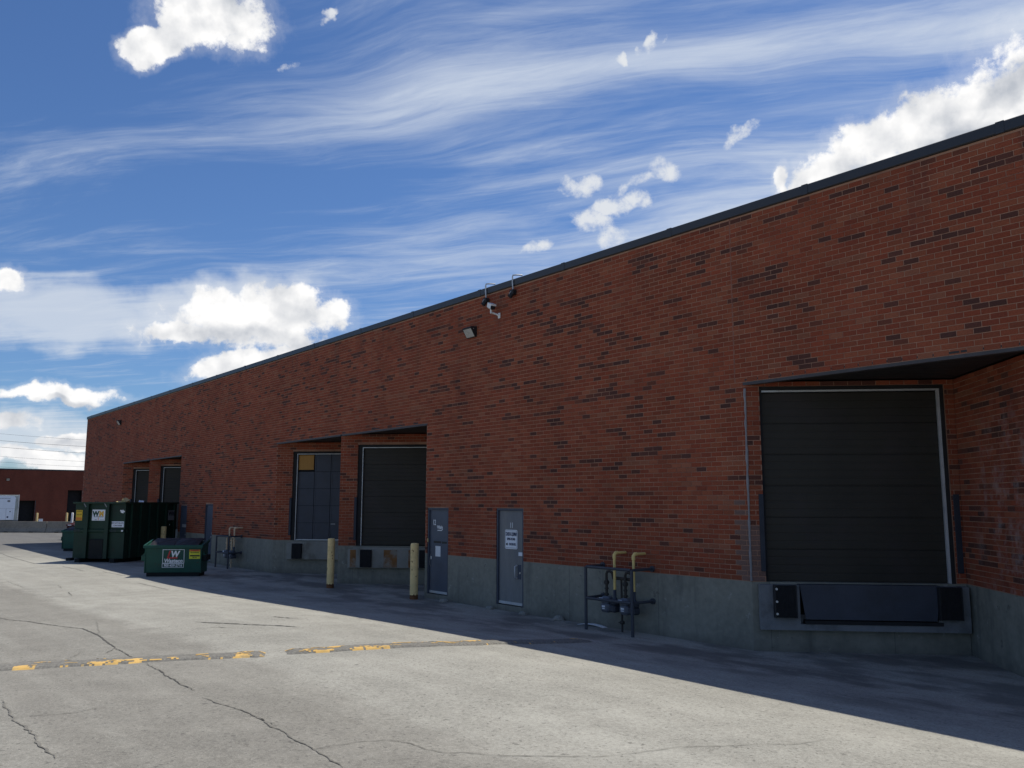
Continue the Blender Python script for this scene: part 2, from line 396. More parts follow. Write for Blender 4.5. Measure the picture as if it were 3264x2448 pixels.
def ground_material():
    m, t, b = base('yard_asphalt', 0.92, 0.0, 0.2)
    P = t.node('ShaderNodeNewGeometry').outputs['Position']; x, y, z = t.sep(P)
    big = t.noise(P, 0.22, 5.0, 0.55); mid = t.noise(P, 1.7, 6.0, 0.6)
    grain = t.noise(P, 34.0, 4.0, 0.75); grain2 = t.noise(P, 120.0, 2.0, 0.6); flake = t.noise(P, 13.0, 4.0, 0.7)
    # worn pale driving lanes running along the building, darker aggregate between them
    yl = t.add(y, t.add(t.mul(t.sub(t.noise(t.xyz(t.mul(x, 0.25), t.mul(y, 0.5), 0.0), 1.0, 4.0, 0.6), 0.5), 0.9), t.mul(t.sub(mid, 0.5), 0.35)))
    lane = t.smooth(yl, -8.05, -7.55)
    lane = t.m('MINIMUM', t.add(lane, t.smooth(yl, -11.3, -12.2)), 1.0)
    streak = t.noise(t.xyz(t.mul(x, 0.09), t.mul(y, 1.9), 5.0), 1.0, 4.0, 0.55)
    lane = t.add(t.mul(lane, 0.75), t.mul(t.smooth(streak, 0.42, 0.66), 0.28))
    c = t.mix(lane, (0.250, 0.236, 0.206, 1), (0.365, 0.352, 0.310, 1))
    f = t.add(t.add(t.add(t.lin(grain, 0.28, 0.72, 0.74, 1.26), t.lin(flake, 0.3, 0.7, -0.08, 0.08)), t.lin(grain2, 0.3, 0.7, -0.16, 0.16)), t.add(t.lin(big, 0.3, 0.7, -0.12, 0.10), t.lin(mid, 0.3, 0.7, -0.11, 0.10)))
    c = t.mix(1.0, c, t.xyz(f, f, f), 'MULTIPLY')
    pale = t.smooth(t.noise(t.vadd(P, (3, 1, 4)), 90.0, 1.0), 0.64, 0.70)
    c = t.mix(t.mul(pale, 0.5), c, (0.50, 0.48, 0.43, 1))
    pits = t.smooth(t.noise(t.vadd(P, (7, 2, 0)), 22.0, 2.0, 0.55), 0.63, 0.69)
    c = t.mix(t.mul(pits, 0.55), c, (0.09, 0.085, 0.078, 1))
    pits2 = t.smooth(t.noise(t.vscale(t.vadd(P, (1, 9, 0)), (1.0, 1.0, 1.0)), 5.5, 3.0, 0.6), 0.70, 0.75)
    c = t.mix(t.mul(pits2, 0.6), c, (0.10, 0.095, 0.088, 1))
    drip = t.smooth(t.noise(t.vadd(P, (4, 6, 0)), 1.9, 5.0, 0.7), 0.66, 0.74)
    c = t.mix(t.mul(drip, 0.30), c, (0.12, 0.113, 0.10, 1))
    # oil and tyre grime in front of the docks
    near = t.smooth(y, -4.2, -1.2)
    oil = t.smooth(t.add(t.noise(t.vscale(P, (0.55, 1.0, 1.0)), 0.9, 7.0, 0.62), t.mul(near, 0.10)), 0.52, 0.68)
    c = t.mix(t.mul(oil, t.add(0.10, t.mul(near, 0.55))), c, (0.10, 0.095, 0.09, 1))
    # far end of the yard: a cloud's soft shadow put into the ground colour
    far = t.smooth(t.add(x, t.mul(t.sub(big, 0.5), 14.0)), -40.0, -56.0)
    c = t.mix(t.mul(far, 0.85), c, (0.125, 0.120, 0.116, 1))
    t.l.new(c, b.inputs['Base Color'])
    bn = t.node('ShaderNodeBump'); bn.inputs['Strength'].default_value = 0.55; bn.inputs['Distance'].default_value = 0.006
    t.l.new(t.add(grain, t.mul(grain2, 0.5)), bn.inputs['Height']); t.l.new(bn.outputs[0], b.inputs['Normal'])
    return m

M = {}
M['brick'] = brick_material(); M['far_brick'] = far_brick_material()
M['mortar'] = worn('mortar', (0.37, 0.205, 0.135), 0.95, amt=0.22, scale=2.0, fine=90, dirt=(0.21, 0.10, 0.07), dirt_amt=0.9, dirt_scale=0.8)
M['concrete'] = concrete_material('concrete', (0.240, 0.232, 0.190))
M['apron'] = worn('apron_paint', (0.20, 0.205, 0.21), 0.75, amt=0.18, scale=2.5, dirt=(0.09, 0.09, 0.09), dirt_amt=0.6, dirt_scale=2.2, bump=0.2)
M['apron_bare'] = worn('apron_concrete', (0.27, 0.265, 0.235), 0.85, amt=0.2, scale=2.0, dirt=(0.12, 0.10, 0.075), dirt_amt=0.6, dirt_scale=1.6, bump=0.3)
M['rust'] = worn('rust', (0.22, 0.105, 0.04), 0.9, amt=0.4, scale=4, dirt=(0.27, 0.26, 0.22), dirt_amt=0.8, dirt_scale=3.0)
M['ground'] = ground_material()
M['coping'] = worn('coping_metal', (0.032, 0.033, 0.037), 0.42, 0.0, amt=0.12, scale=1.0, spec=0.5)
M['soffit'] = worn('soffit_metal', (0.032, 0.031, 0.032), 0.6, amt=0.2, scale=1.5)
M['lintel'] = worn('lintel_steel', (0.070, 0.064, 0.066), 0.6, amt=0.25, scale=4)
M['door_dark'] = worn('dock_door_dark', (0.033, 0.029, 0.022), 0.6, amt=0.22, scale=1.2, dirt=(0.042, 0.033, 0.034), dirt_amt=0.5, dirt_scale=0.9)
M['door_slate'] = worn('dock_door_slate', (0.050, 0.058, 0.078), 0.5, amt=0.2, scale=1.3, dirt=(0.05, 0.05, 0.055), dirt_amt=0.4)
M['plywood'] = worn('plywood', (0.42, 0.22, 0.06), 0.75, amt=0.2, scale=2.5, streak=True)
M['seal'] = worn('door_seal_rubber', (0.022, 0.021, 0.022), 0.8, amt=0.3, scale=3)
M['silver'] = worn('galvanised_trim', (0.55, 0.56, 0.57), 0.45, 0.35, amt=0.2, scale=4, dirt=(0.25, 0.24, 0.22), dirt_amt=0.5)
M['guard'] = worn('guard_steel', (0.026, 0.031, 0.044), 0.55, amt=0.25, scale=3)
M['lip'] = worn('leveler_steel', (0.052, 0.058, 0.076), 0.5, amt=0.25, scale=1.5, dirt=(0.04, 0.04, 0.045), dirt_amt=0.5)
M['rubber'] = worn('bumper_rubber', (0.016, 0.016, 0.017), 0.85, amt=0.3, scale=8, bump=0.3)
M['bolt'] = worn('bolt_steel', (0.55, 0.55, 0.54), 0.4, 0.6, amt=0.15, scale=20)
M['door_blue'] = worn('door_paint_slate', (0.085, 0.098, 0.128), 0.5, amt=0.15, scale=2.0, dirt=(0.07, 0.075, 0.09), dirt_amt=0.5, dirt_scale=1.4)
M['door_grey'] = worn('door_paint_grey', (0.205, 0.207, 0.205), 0.5, amt=0.22, scale=1.6, dirt=(0.11, 0.125, 0.16), dirt_amt=0.75, dirt_scale=1.0, streak=True)
M['frame'] = worn('door_frame', (0.06, 0.07, 0.095), 0.55, amt=0.2, scale=4)
M['white'] = worn('white_paint', (0.78, 0.79, 0.80), 0.6, amt=0.06, scale=5)
M['sign_white'] = worn('sign_white', (0.74, 0.77, 0.82), 0.45, amt=0.06, scale=4)
M['paper'] = worn('paper', (0.72, 0.73, 0.74), 0.8, amt=0.1, scale=9)
M['black'] = worn('black_paint', (0.02, 0.02, 0.022), 0.5, amt=0.2, scale=6)
M['navy'] = worn('navy_print', (0.03, 0.04, 0.09), 0.6, amt=0.1, scale=6)
M['bollard'] = worn('bollard_yellow', (0.84, 0.61, 0.275), 0.6, amt=0.14, scale=4, dirt=(0.30, 0.22, 0.10), dirt_amt=0.45, dirt_scale=3.0, bump=0.2)
M['bollard_rust'] = worn('bollard_rust', (0.16, 0.07, 0.03), 0.9, amt=0.4, scale=12)
M['gas_yellow'] = worn('gas_pipe_yellow', (0.76, 0.56, 0.20), 0.5, amt=0.14, scale=8, dirt=(0.32, 0.22, 0.08), dirt_amt=0.4, dirt_scale=8)
M['gas_pale'] = worn('gas_pipe_pale', (0.70, 0.52, 0.33), 0.6, amt=0.16, scale=9, dirt=(0.30, 0.20, 0.12), dirt_amt=0.4, dirt_scale=9)
M['iron'] = worn('iron_pipe', (0.045, 0.042, 0.038), 0.7, amt=0.3, scale=12, dirt=(0.09, 0.06, 0.04), dirt_amt=0.4, dirt_scale=9)
M['rail'] = worn('rail_paint', (0.058, 0.063, 0.076), 0.55, amt=0.2, scale=6)
M['meter'] = worn('meter_grey', (0.125, 0.138, 0.165), 0.5, amt=0.15, scale=6)
M['meter_dark'] = worn('meter_dark', (0.05, 0.055, 0.07), 0.55, amt=0.2, scale=6)
M['bin_green'] = worn('bin_green', (0.008, 0.070, 0.050), 0.5, amt=0.2, scale=2.5, dirt=(0.02, 0.045, 0.038), dirt_amt=0.5, dirt_scale=1.6)
M['bin_dark'] = worn('bin_underside', (0.012, 0.014, 0.014), 0.8, amt=0.3, scale=5)
M['box_green'] = worn('container_green', (0.011, 0.036, 0.022), 0.55, amt=0.22, scale=1.8, dirt=(0.014, 0.019, 0.014), dirt_amt=0.55, dirt_scale=1.3)
M['lid'] = worn('bin_lid', (0.022, 0.017, 0.019), 0.6, amt=0.3, scale=3)
M['red'] = worn('red_print', (0.48, 0.035, 0.04), 0.5, amt=0.1, scale=6)
M['sticker'] = worn('yellow_sticker', (0.62, 0.62, 0.05), 0.5, amt=0.1, scale=8)
M['sticker_warm'] = worn('amber_sticker', (0.66, 0.43, 0.03), 0.5, amt=0.1, scale=8)
M['orange'] = worn('orange_print', (0.62, 0.20, 0.03), 0.5, amt=0.15, scale=8)
M['wm_green'] = worn('logo_green', (0.012, 0.06, 0.04), 0.5, amt=0.1, scale=8)
M['wm_gold'] = worn('logo_gold', (0.75, 0.42, 0.05), 0.5, amt=0.1, scale=8)
M['grey_sign'] = worn('grey_sign', (0.22, 0.22, 0.225), 0.6, amt=0.15, scale=5)
M['cardboard'] = worn('cardboard', (0.55, 0.42, 0.20), 0.85, amt=0.12, scale=5)
M['barrier'] = concrete_material('barrier_concrete', (0.285, 0.25, 0.20), (0.17, 0.15, 0.125), 0.4)
M['maroon'] = worn('maroon_steel', (0.07, 0.018, 0.022), 0.55, amt=0.2, scale=2)
M['trailer'] = worn('trailer_white', (0.84, 0.88, 0.92), 0.35, amt=0.05, scale=2, spec=0.5)
M['trailer_grey'] = worn('trailer_grey', (0.30, 0.33, 0.33), 0.5, amt=0.25, scale=2)
M['lens'] = worn('lamp_lens', (0.33, 0.33, 0.31), 0.25, amt=0.25, scale=14, spec=0.6)
M['lamp'] = worn('lamp_bronze', (0.022, 0.021, 0.022), 0.5, amt=0.2, scale=8)
M['camera_white'] = worn('camera_white', (0.74, 0.74, 0.72), 0.4, amt=0.05, scale=9)
M['void'] = worn('dark_interior', (0.01, 0.01, 0.011), 0.95, amt=0.2, scale=1)
M['crack'] = worn('crack_filler', (0.115, 0.109, 0.097), 0.95, amt=0.4, scale=20)
M['crack_soft'] = worn('worn_crack', (0.190, 0.180, 0.158), 0.95, amt=0.4, scale=15)
M['skid'] = worn('tyre_rubber_mark', (0.085, 0.082, 0.078), 0.95, amt=0.4, scale=9)
M['bump'] = worn('bump_asphalt', (0.20, 0.19, 0.168), 0.95, amt=0.55, scale=30, fine=140, bump=0.6)
M['line_paint'] = worn('line_paint', (0.70, 0.44, 0.14), 0.85, amt=0.25, scale=8, fine=90, dirt=(0.33, 0.28, 0.18), dirt_amt=0.7, dirt_scale=7.0)
M['roof'] = worn('roof_gravel', (0.22, 0.21, 0.20), 0.95, amt=0.2, scale=2)
M['joint'] = worn('joint_fill', (0.27, 0.12, 0.085), 0.9, amt=0.2, scale=4)
M['caulk'] = worn('joint_sealant', (0.25, 0.235, 0.235), 0.7, amt=0.2, scale=9)
M['wire'] = worn('cable_alloy', (0.06, 0.06, 0.065), 0.6, amt=0.1, scale=1)

# ------------------------------------------------------------------ ground
def sst(a, b, v):
    t = min(1.0, max(0.0, (v - a) / (b - a))); return t * t * (3 - 2 * t)
BAR_P = Vector((-77.4, 0.3)); BAR_D = Vector((0.698, 0.716)).normalized(); BAR_N = Vector((-BAR_D.y, BAR_D.x))
def gz(x, y):
    r = 0.34 * sst(-28, -8, x)
    z = r * 1.25 * sst(0, 6, -y)
    s = (Vector((x, y)) - BAR_P).dot(BAR_N)
    if s > 1.0: z -= 1.3 * sst(1.0, 7.0, s)
    return z

def build_ground():
    xs = [-2500, -1200, -600, -350, -250, -200, -160] + list(np.arange(-130, -60, 2.0)) + list(np.arange(-60, 12, 0.4)) + [12, 16, 24, 40, 80, 200, 600, 1500]
    ys = [-2500, -1200, -500, -250, -120, -70] + list(np.arange(-50, -18, 2.0)) + list(np.arange(-18, 4, 0.4)) + list(np.arange(4, 60, 2.0)) + [60, 80, 120, 200, 500, 1200, 2500]
    vs = [(x, y, gz(x, y)) for y in ys for x in xs]; nx = len(xs)
    fs = [(j * nx + i, j * nx + i + 1, (j + 1) * nx + i + 1, (j + 1) * nx + i) for j in range(len(ys) - 1) for i in range(nx - 1)]
    me = bpy.data.meshes.new('ground'); me.from_pydata(vs, [], fs); me.polygons.foreach_set('use_smooth', [True] * len(fs))
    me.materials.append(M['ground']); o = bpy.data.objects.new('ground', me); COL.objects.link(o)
    return tag(o, 'pale worn asphalt yard with cracks beside the brick warehouse', kind='structure')
ground = build_ground()

def ribbon(pts, width, name, mat, jit=0.03, step=0.045, lift=0.006, taper=True):
    jit *= 0.4; width *= 0.29
    """a thin flat crooked strip lying on the ground along a polyline"""
    pts = [Vector(p) for p in pts]; c = []
    for a, b in zip(pts[:-1], pts[1:]):
        n = max(1, int((b - a).length / step))
        for i in range(n): c.append(a.lerp(b, i / n))
    c.append(pts[-1])
    if len(c) < 3: return
    off = 0; vs = []; fs = []; L = len(c)
    for i, p in enumerate(c):
        d = (c[min(i + 1, L - 1)] - c[max(i - 1, 0)]).normalized(); nrm = Vector((-d.y, d.x))
        off = off * 0.75 + random.uniform(-jit, jit)
        w = width * random.uniform(0.35, 1.5) * 0.5
        if taper: w *= min(1, 0.25 + min(i, L - 1 - i) / 8)
        for sgn in (-1, 1):
            q = p + nrm * (off + sgn * w); vs.append((q.x, q.y, gz(q.x, q.y) + lift))
        if i: b_ = 2 * i; fs.append((b_ - 2, b_, b_ + 1, b_ - 1))
    me = bpy.data.meshes.new(name); me.from_pydata(vs, [], fs); me.materials.append(mat)
    o = bpy.data.objects.new(name, me); COL.objects.link(o); o.parent = ground
    return o
CR = [
    ([(-19.94, -9.41), (-19.71, -9.35), (-19.14, -9.28), (-18.41, -9.05), (-17.29, -8.84), (-16.34, -8.58), (-15.06, -8.62), (-13.4, -8.79)], 0.085, 'crack', 0.015),
    ([(-13.4, -8.79), (-12.21, -8.84), (-11.91, -8.81)], 0.05, 'crack', 0.03),
    ([(-11.68, -8.84), (-11.33, -8.86), (-10.69, -8.9), (-9.97, -8.92), (-9.52, -8.96)], 0.055, 'crack', 0.035),
    ([(-9.16, -8.99), (-8.75, -8.95), (-8.36, -8.89), (-8.03, -8.88), (-7.62, -8.87)], 0.05, 'crack_soft', 0.03),
    ([(-8.21, -8.86), (-7.63, -8.89), (-7.12, -8.91), (-6.66, -8.94), (-6.15, -8.95), (-5.98, -8.96)], 0.055, 'crack_soft', 0.03),
    ([(-13.4, -8.79), (-13.16, -8.89), (-12.91, -9.05)], 0.07, 'crack', 0.015),
    ([(-12.96, -10.34), (-12.93, -10.29), (-12.82, -9.87), (-12.67, -9.57)], 0.05, 'crack', 0.012),
    ([(-12.67, -9.57), (-13.0, -9.38), (-13.44, -9.19)], 0.03, 'crack_soft', 0.03),
    ([(-17.51, -8.09), (-16.14, -8.39), (-15.16, -8.6)], 0.03, 'crack_soft', 0.03),
    ([(-19.71, -9.35), (-19.5, -8.94), (-19.29, -8.35), (-19.12, -7.77)], 0.035, 'crack_soft', 0.02),
    ([(-9.31, -10.79), (-9.4, -10.64), (-9.36, -10.47), (-9.27, -10.15), (-9.36, -9.93), (-9.42, -9.79)], 0.028, 'crack_soft', 0.02),
    ([(-10.36, -10.64), (-9.85, -10.65), (-9.2, -10.66), (-8.52, -10.64), (-8.12, -10.63), (-7.72, -10.63)], 0.07, 'crack_soft', 0.04),
    ([(-6.82, -9.17), (-6.7, -8.92), (-6.7, -8.73), (-6.67, -8.48), (-6.55, -8.28), (-6.36, -8.21), (-6.15, -8.19), (-5.96, -8.14), (-5.89, -8.01), (-5.74, -7.92), (-5.6, -7.8), (-5.3, -7.45)], 0.024, 'crack', 0.02),
    ([(-6.55, -8.28), (-6.42, -8.15), (-6.41, -8.07)], 0.018, 'crack_soft', 0.02),
    ([(-5.63, -7.82), (-5.35, -7.5), (-5.11, -7.21), (-5.0, -6.86), (-4.91, -6.53), (-4.65, -6.1), (-4.37, -5.68), (-4.31, -5.24)], 0.022, 'crack_soft', 0.02),
    ([(-47.46, -5.56), (-44.18, -5.65), (-42.07, -5.64), (-39.85, -5.6), (-38.33, -5.6)], 0.09, 'crack', 0.03),
    ([(-36.27, -5.04), (-34.46, -4.93), (-33.42, -4.89)], 0.12, 'crack', 0.03),
    ([(-32.7, -4.44), (-31.53, -4.39), (-30.23, -4.3)], 0.09, 'crack', 0.02),
    ([(-27.54, -4.67), (-25.72, -4.65), (-24.51, -4.65)], 0.08, 'crack', 0.02),
    ([(-32.08, -7.2), (-31.8, -6.69), (-31.45, -6.14), (-31.09, -5.58), (-30.43, -4.87)], 0.07, 'crack_soft', 0.03),
    ([(-25.99, -6.68), (-25.7, -6.91), (-25.37, -6.98), (-24.86, -7.03), (-24.5, -7.07)], 0.07, 'crack', 0.01),
    ([(-28.24, -6.7), (-27.61, -6.75), (-26.99, -6.82)], 0.06, 'crack_soft', 0.03),
    ([(-30.68, -7.66), (-29.38, -7.66), (-27.74, -7.59)], 0.05, 'crack_soft', 0.04),
    ([(-15.88, -6.84), (-15.32, -6.55), (-14.7, -6.26), (-14.3, -6.02), (-13.75, -5.8)], 0.17, 'skid', 0.01),
    ([(-14.87, -6.91), (-14.61, -6.75), (-14.42, -6.63)], 0.1, 'skid', 0.02),
    ([(-21.75, -4.5), (-21.44, -4.24), (-21.23, -4.06)], 0.08, 'skid', 0.02),
    ([(-15.83, -5.44), (-15.3, -5.28), (-15.13, -5.14)], 0.14, 'skid', 0.03),
    ([(-25.94, -3.64), (-24.06, -3.69), (-21.05, -3.9), (-19.36, -3.75), (-18.64, -3.79)], 0.05, 'crack', 0.02),
    ([(-19.01, -2.76), (-17.4, -2.87), (-15.96, -2.98), (-14.21, -2.7), (-12.94, -2.58)], 0.045, 'crack', 0.015),
    ([(-26.37, -3.56), (-26.15, -3.03), (-25.69, -2.69)], 0.05, 'crack', 0.02),
    ([(-6.19, -2.67), (-5.65, -2.8), (-4.98, -2.73), (-4.42, -2.31), (-3.99, -2.13)], 0.03, 'crack', 0.02),
]
for k, (p, w, m, j) in enumerate(CR): ribbon(p, w, 'skid_mark' if m == 'skid' else 'crack', M[m], j)

# ------------------------------------------------------------------ the warehouse
X0, X1 = -57.55, 4.0                 # far and near end of the long wall
ZB, ZT, ZC = 1.12, 7.455, 7.62       # top of concrete, top of brick, top of coping
TW = 4.82; TS = TW / math.sqrt(2)    # a sawtooth dock: width along the wall, length of each side
SOF = 4.475
TEETH = [-48.62, -43.80, -28.58, -23.76, -8.90]
CO, LB = 0.084, 0.2285               # course height, brick length with joint
JT = 0.0112
wh = empty('brick_warehouse', (-28.0, 0.0, 0.0))
tag(wh, 'long red brick warehouse with sawtooth loading docks and a grey concrete base', 'building')
WO = (-28.0, 0.0, 0.0)
def wpart(mb, name, mat, parent=wh, label=None):
    o = mb.build(name, mat, parent, WO)
    if label: o['label'] = label
    return o

def frame_of(ox, oy, ang):
    """local x along the face, -y out of the face towards the yard, z up"""
    return Matrix.Translation((ox, oy, 0)) @ Matrix.Rotation(ang, 4, 'Z')
class Face:
    def __init__(s, T, u0, u1, z0, z1, holes): s.T, s.u0, s.u1, s.z0, s.z1, s.holes = T, u0, u1, z0, z1, holes
def spans(fc, z0, z1):
    """the stretches of a face left free by its holes between two heights"""
    sp = [(fc.u0, fc.u1)]
    for (a, b, c, d) in fc.holes:
        if d <= z0 + 1e-4 or c >= z1 - 1e-4: continue
        nsp = []
        for (p, q) in sp:
            if b <= p or a >= q: nsp.append((p, q)); continue
            if a > p: nsp.append((p, a))
            if b < q: nsp.append((b, q))
        sp = nsp
    return sp
DOORS = [(-18.84, -17.89, 0.12, 2.285), (-15.92, -14.93, 0.12, 2.290), (-38.70, -37.86, 0.06, 2.265), (-35.56, -34.68, 0.06, 2.328)]
main = Face(Matrix.Identity(4), X0, X1, ZB, ZT, [(a, a + TW, -1, SOF) for a in TEETH] + [(d[0], d[1], d[2], d[3]) for d in DOORS])
faces = [main]; DOCKF = []
OPEN = {0: (0.58, 3.06, 1.10, 4.165), 1: (0.58, 3.06, 1.10, 4.165), 2: (0.60, 3.26, 1.09, 4.175), 3: (0.54, 3.10, 1.11, 4.165), 4: (0.235, 3.262, 1.09, 4.405)}
for i, a in enumerate(TEETH):
    T = frame_of(a, 0, rad(45)); DOCKF.append(T)
    o = OPEN[i]
    faces.append(Face(T, 0.0, TS, ZB, SOF, [(o[0], o[1], 0.0, o[3])]))
    faces.append(Face(frame_of(a + TW / 2, TW / 2, rad(-45)), 0.0, TS - 0.03, ZB, SOF, []))
endw = Face(frame_of(X0, 40.0, rad(-90)), 0.0, 40.0, ZB, ZT, [])

# --- bricks
PAL = [(0.246, 0.062, 0.031), (0.268, 0.070, 0.035), (0.226, 0.055, 0.029), (0.256, 0.061, 0.030), (0.274, 0.079, 0.039), (0.235, 0.066, 0.034),
       (0.282, 0.090, 0.047), (0.263, 0.094, 0.052),
       (0.102, 0.040, 0.029), (0.090, 0.038, 0.029), (0.117, 0.044, 0.031), (0.150, 0.049, 0.030),
       (0.188, 0.113, 0.092)]
PLAIN, TAN, DARK, SMEAR = (0, 1, 2, 3, 4, 5), (6, 7), (8, 9, 10, 11), 12
bricks = []            # face index, u centre, z centre, length, palette, proud, full
for fi, fc in enumerate(faces + [endw]):
    n = int(round((fc.z1 - fc.z0) / CO)); below = set(); ph = random.random() * LB if fi else 0.05
    for k in range(n):
        z0 = fc.z0 + k * CO + JT; z1 = fc.z0 + (k + 1) * CO
        if z1 > fc.z1 + 0.02: break
        sh = ph + (LB / 2 if k % 2 else 0); dark = False; tan = False; here = set()
        pd = 0.075
        j0 = math.floor((fc.u0 - sh) / LB) - 1; j1 = math.ceil((fc.u1 - sh) / LB) + 1
        sp = spans(fc, z0, z1)
        for j in range(j0, j1):
            a, b = sh + j * LB, sh + (j + 1) * LB - JT
            pr = pd + (0.24 if dark else 0) + (0.05 if (j in below or j + 1 in below) else 0)
            dark = random.random() < pr
            tan = (not dark) and random.random() < (0.42 if tan else 0.055)
            if dark: here.add(j)
            for (p, q) in sp:
                aa, bb = max(a, p), min(b, q)
                if bb - aa < 0.02: continue
                pal = random.choice(DARK) if dark else random.choice(TAN) if tan else random.choice(PLAIN)
                zc = (z0 + z1) / 2; uc = (aa + bb) / 2
                if (fi == 0 and -9.16 < uc < -8.9 and 1.1 < zc < 2.65 - 0.5 * random.random()) or (fi == 9 and uc < 0.24 and 1.1 < zc < 2.05): pal = SMEAR
                bricks.append((fi, uc, zc, bb - aa, pal, random.uniform(-0.0015, 0.0015), bb - aa > LB - JT - 1e-4, z1 - z0))
        below = here
BH = CO - JT
def brick_verts(L, h, proud, c=0.0035, depth=0.022):
    x, z = L / 2, h / 2
    return [(-x, depth, -z), (x, depth, -z), (x, depth, z), (-x, depth, z),
            (-x, -proud + c, -z), (x, -proud + c, -z), (x, -proud + c, z), (-x, -proud + c, z),
            (-x + c, -proud, -z + c), (x - c, -proud, -z + c), (x - c, -proud, z - c), (-x + c, -proud, z - c)]
BF = [(8, 9, 10, 11)] + [(4 + i, 4 + (i + 1) % 4, 8 + (i + 1) % 4, 8 + i) for i in range(4)] + [(i, (i + 1) % 4, 4 + (i + 1) % 4, 4 + i) for i in range(4)]
# which 300 show largest in the picture
allf = faces + [endw]; cand = []
for bi, (fi, uc, zc, L, pal, pr, full, h) in enumerate(bricks):
    if not full or fi not in (0, 9, 10): continue
    T = allf[fi].T
    c = [project(T @ Vector((uc + dx, 0, zc + dz))) for dx, dz in ((-L / 2, -h / 2), (L / 2, -h / 2), (L / 2, h / 2), (-L / 2, h / 2))]
    if min(q[2] for q in c) < 1: continue
    if min(q[0] for q in c) < 4 or max(q[0] for q in c) > 3260 or min(q[1] for q in c) < 4 or max(q[1] for q in c) > 2444: continue
    ar = abs(sum(c[i][0] * c[(i + 1) % 4][1] - c[(i + 1) % 4][0] * c[i][1] for i in range(4))) / 2
    cand.append((ar, bi))
cand.sort(reverse=True); single = {bi for _, bi in cand[:298]}
def tone(me, cols):
    at = me.color_attributes.new('tone', 'FLOAT_COLOR', 'POINT'); at.data.foreach_set('color', np.asarray(cols, np.float32).ravel())
shared = {}
for bi in sorted(single):
    fi, uc, zc, L, pal, pr, full, h = bricks[bi]
    if pal not in shared:
        me = bpy.data.meshes.new('brick'); me.from_pydata(brick_verts(L, h, 0.001), [], BF); me.materials.append(M['brick'])
        tone(me, [(*PAL[pal], 1)] * 12); shared[pal] = me
    o = bpy.data.objects.new('brick', shared[pal]); COL.objects.link(o); o.parent = wh
    o.matrix_local = Matrix.Translation((-WO[0], 0, 0)) @ allf[fi].T @ Matrix.Translation((uc, -pr, zc))
V = []; Fq = []; Cc = []
for bi, (fi, uc, zc, L, pal, pr, full, h) in enumerate(bricks):
    if bi in single: continue
    T = allf[fi].T; bse = len(V)
    ca, sa, tx, ty = T[0][0], T[1][0], T[0][3] - WO[0], T[1][3]
    for (x, y, z) in brick_verts(L, h, 0.001 + pr):
        x += uc; V.append((tx + ca * x - sa * y, ty + sa * x + ca * y, z + zc))
    Fq += [tuple(bse + i for i in f) for f in BF]
    j = rng.uniform(0.9, 1.1); q = PAL[pal]; Cc += [(q[0] * j, q[1] * j, q[2] * j, 1)] * 12
me = bpy.data.meshes.new('brickwork'); me.from_pydata(V, [], Fq); me.materials.append(M['brick']); tone(me, Cc)
o = bpy.data.objects.new('brickwork', me); COL.objects.link(o); o.parent = wh; o['kind'] = 'stuff'

# --- mortar backing and concrete base, with the same openings
def sheet(mb, fc, z0, z1, y0, y1):
    zs = sorted({z0, z1} | {h[k] for h in fc.holes for k in (2, 3) if z0 < h[k] < z1})
    for a, b in zip(zs[:-1], zs[1:]):
        for (p, q) in spans(fc, a, b): mb.box(p, q, y0, y1, a, b, fc.T)
mb = MB()
for fc in allf: sheet(mb, fc, ZB, fc.z1, 0.0045, 0.24 if fc is main else 0.16)
wpart(mb, 'mortar_wall', M['mortar'])
mb = MB()
for i, fc in enumerate(allf):
    f2 = Face(fc.T, fc.u0, fc.u1, -0.6, ZB, [(h[0], h[1], h[2], h[3]) for h in fc.holes] if fc is main else [])
    if fc is not main and fc is not endw: f2.holes = []
    sheet(mb, f2, -0.6, ZB - 0.002 if 0 < i < 11 else ZB, 0.004, 0.30)
wpart(mb, 'concrete_base', M['concrete'])
# --- inner mass of the building and its roof
mb = MB()
mb.box(X0 + 0.25, X1 - 0.2, 3.3, 39.8, -0.5, 7.2); mb.box(X0 + 0.02, X1 - 0.02, 0.27, 39.9, 7.2, 7.42)
mb.box(X1 - 0.2, X1, 0.02, 40.0, -0.5, ZT); mb.box(X0 + 0.2, X1, 39.8, 40.0, -0.5, ZT)
wpart(mb, 'roof', M['roof'])
mb = MB()
mb.bbox(X0 - 0.035, X1 + 0.03, -0.04, 0.30, ZT + 0.005, ZC, 0.012); mb.bbox(X0 - 0.035, X0 + 0.30, 0.302, 40.03, ZT + 0.005, ZC, 0.012)
for k in range(20): 
    x = X0 + 1.2 + k * 3.05 + random.uniform(-0.1, 0.1); mb.box(x, x + 0.11, -0.045, 0.0, ZT + 0.0, ZC + 0.004)
wpart(mb, 'coping', M['coping'])

# --- the docks
def panel_rows(T, u0, u1, z0, z1, rows, mat, parent, ribs=4, y=0.13):
    h = (z1 - z0) / rows
    for r in range(rows):
        a, b = z0 + r * h, z0 + (r + 1) * h - 0.006; mb = MB(T)
        mb.box(u0, u1, y + 0.012, y + 0.05, a, b)
        for k in range(ribs):
            c = a + (b - a) * (k + 0.08) / ribs; d = a + (b - a) * (k + 0.92) / ribs
            mb.prismx([(y + 0.012, c), (y + 0.012, d), (y + 0.009, d - 0.008), (y + 0.009, c + 0.008)][::-1], u0, u1)
        wpart(mb, 'panel', mat, parent)

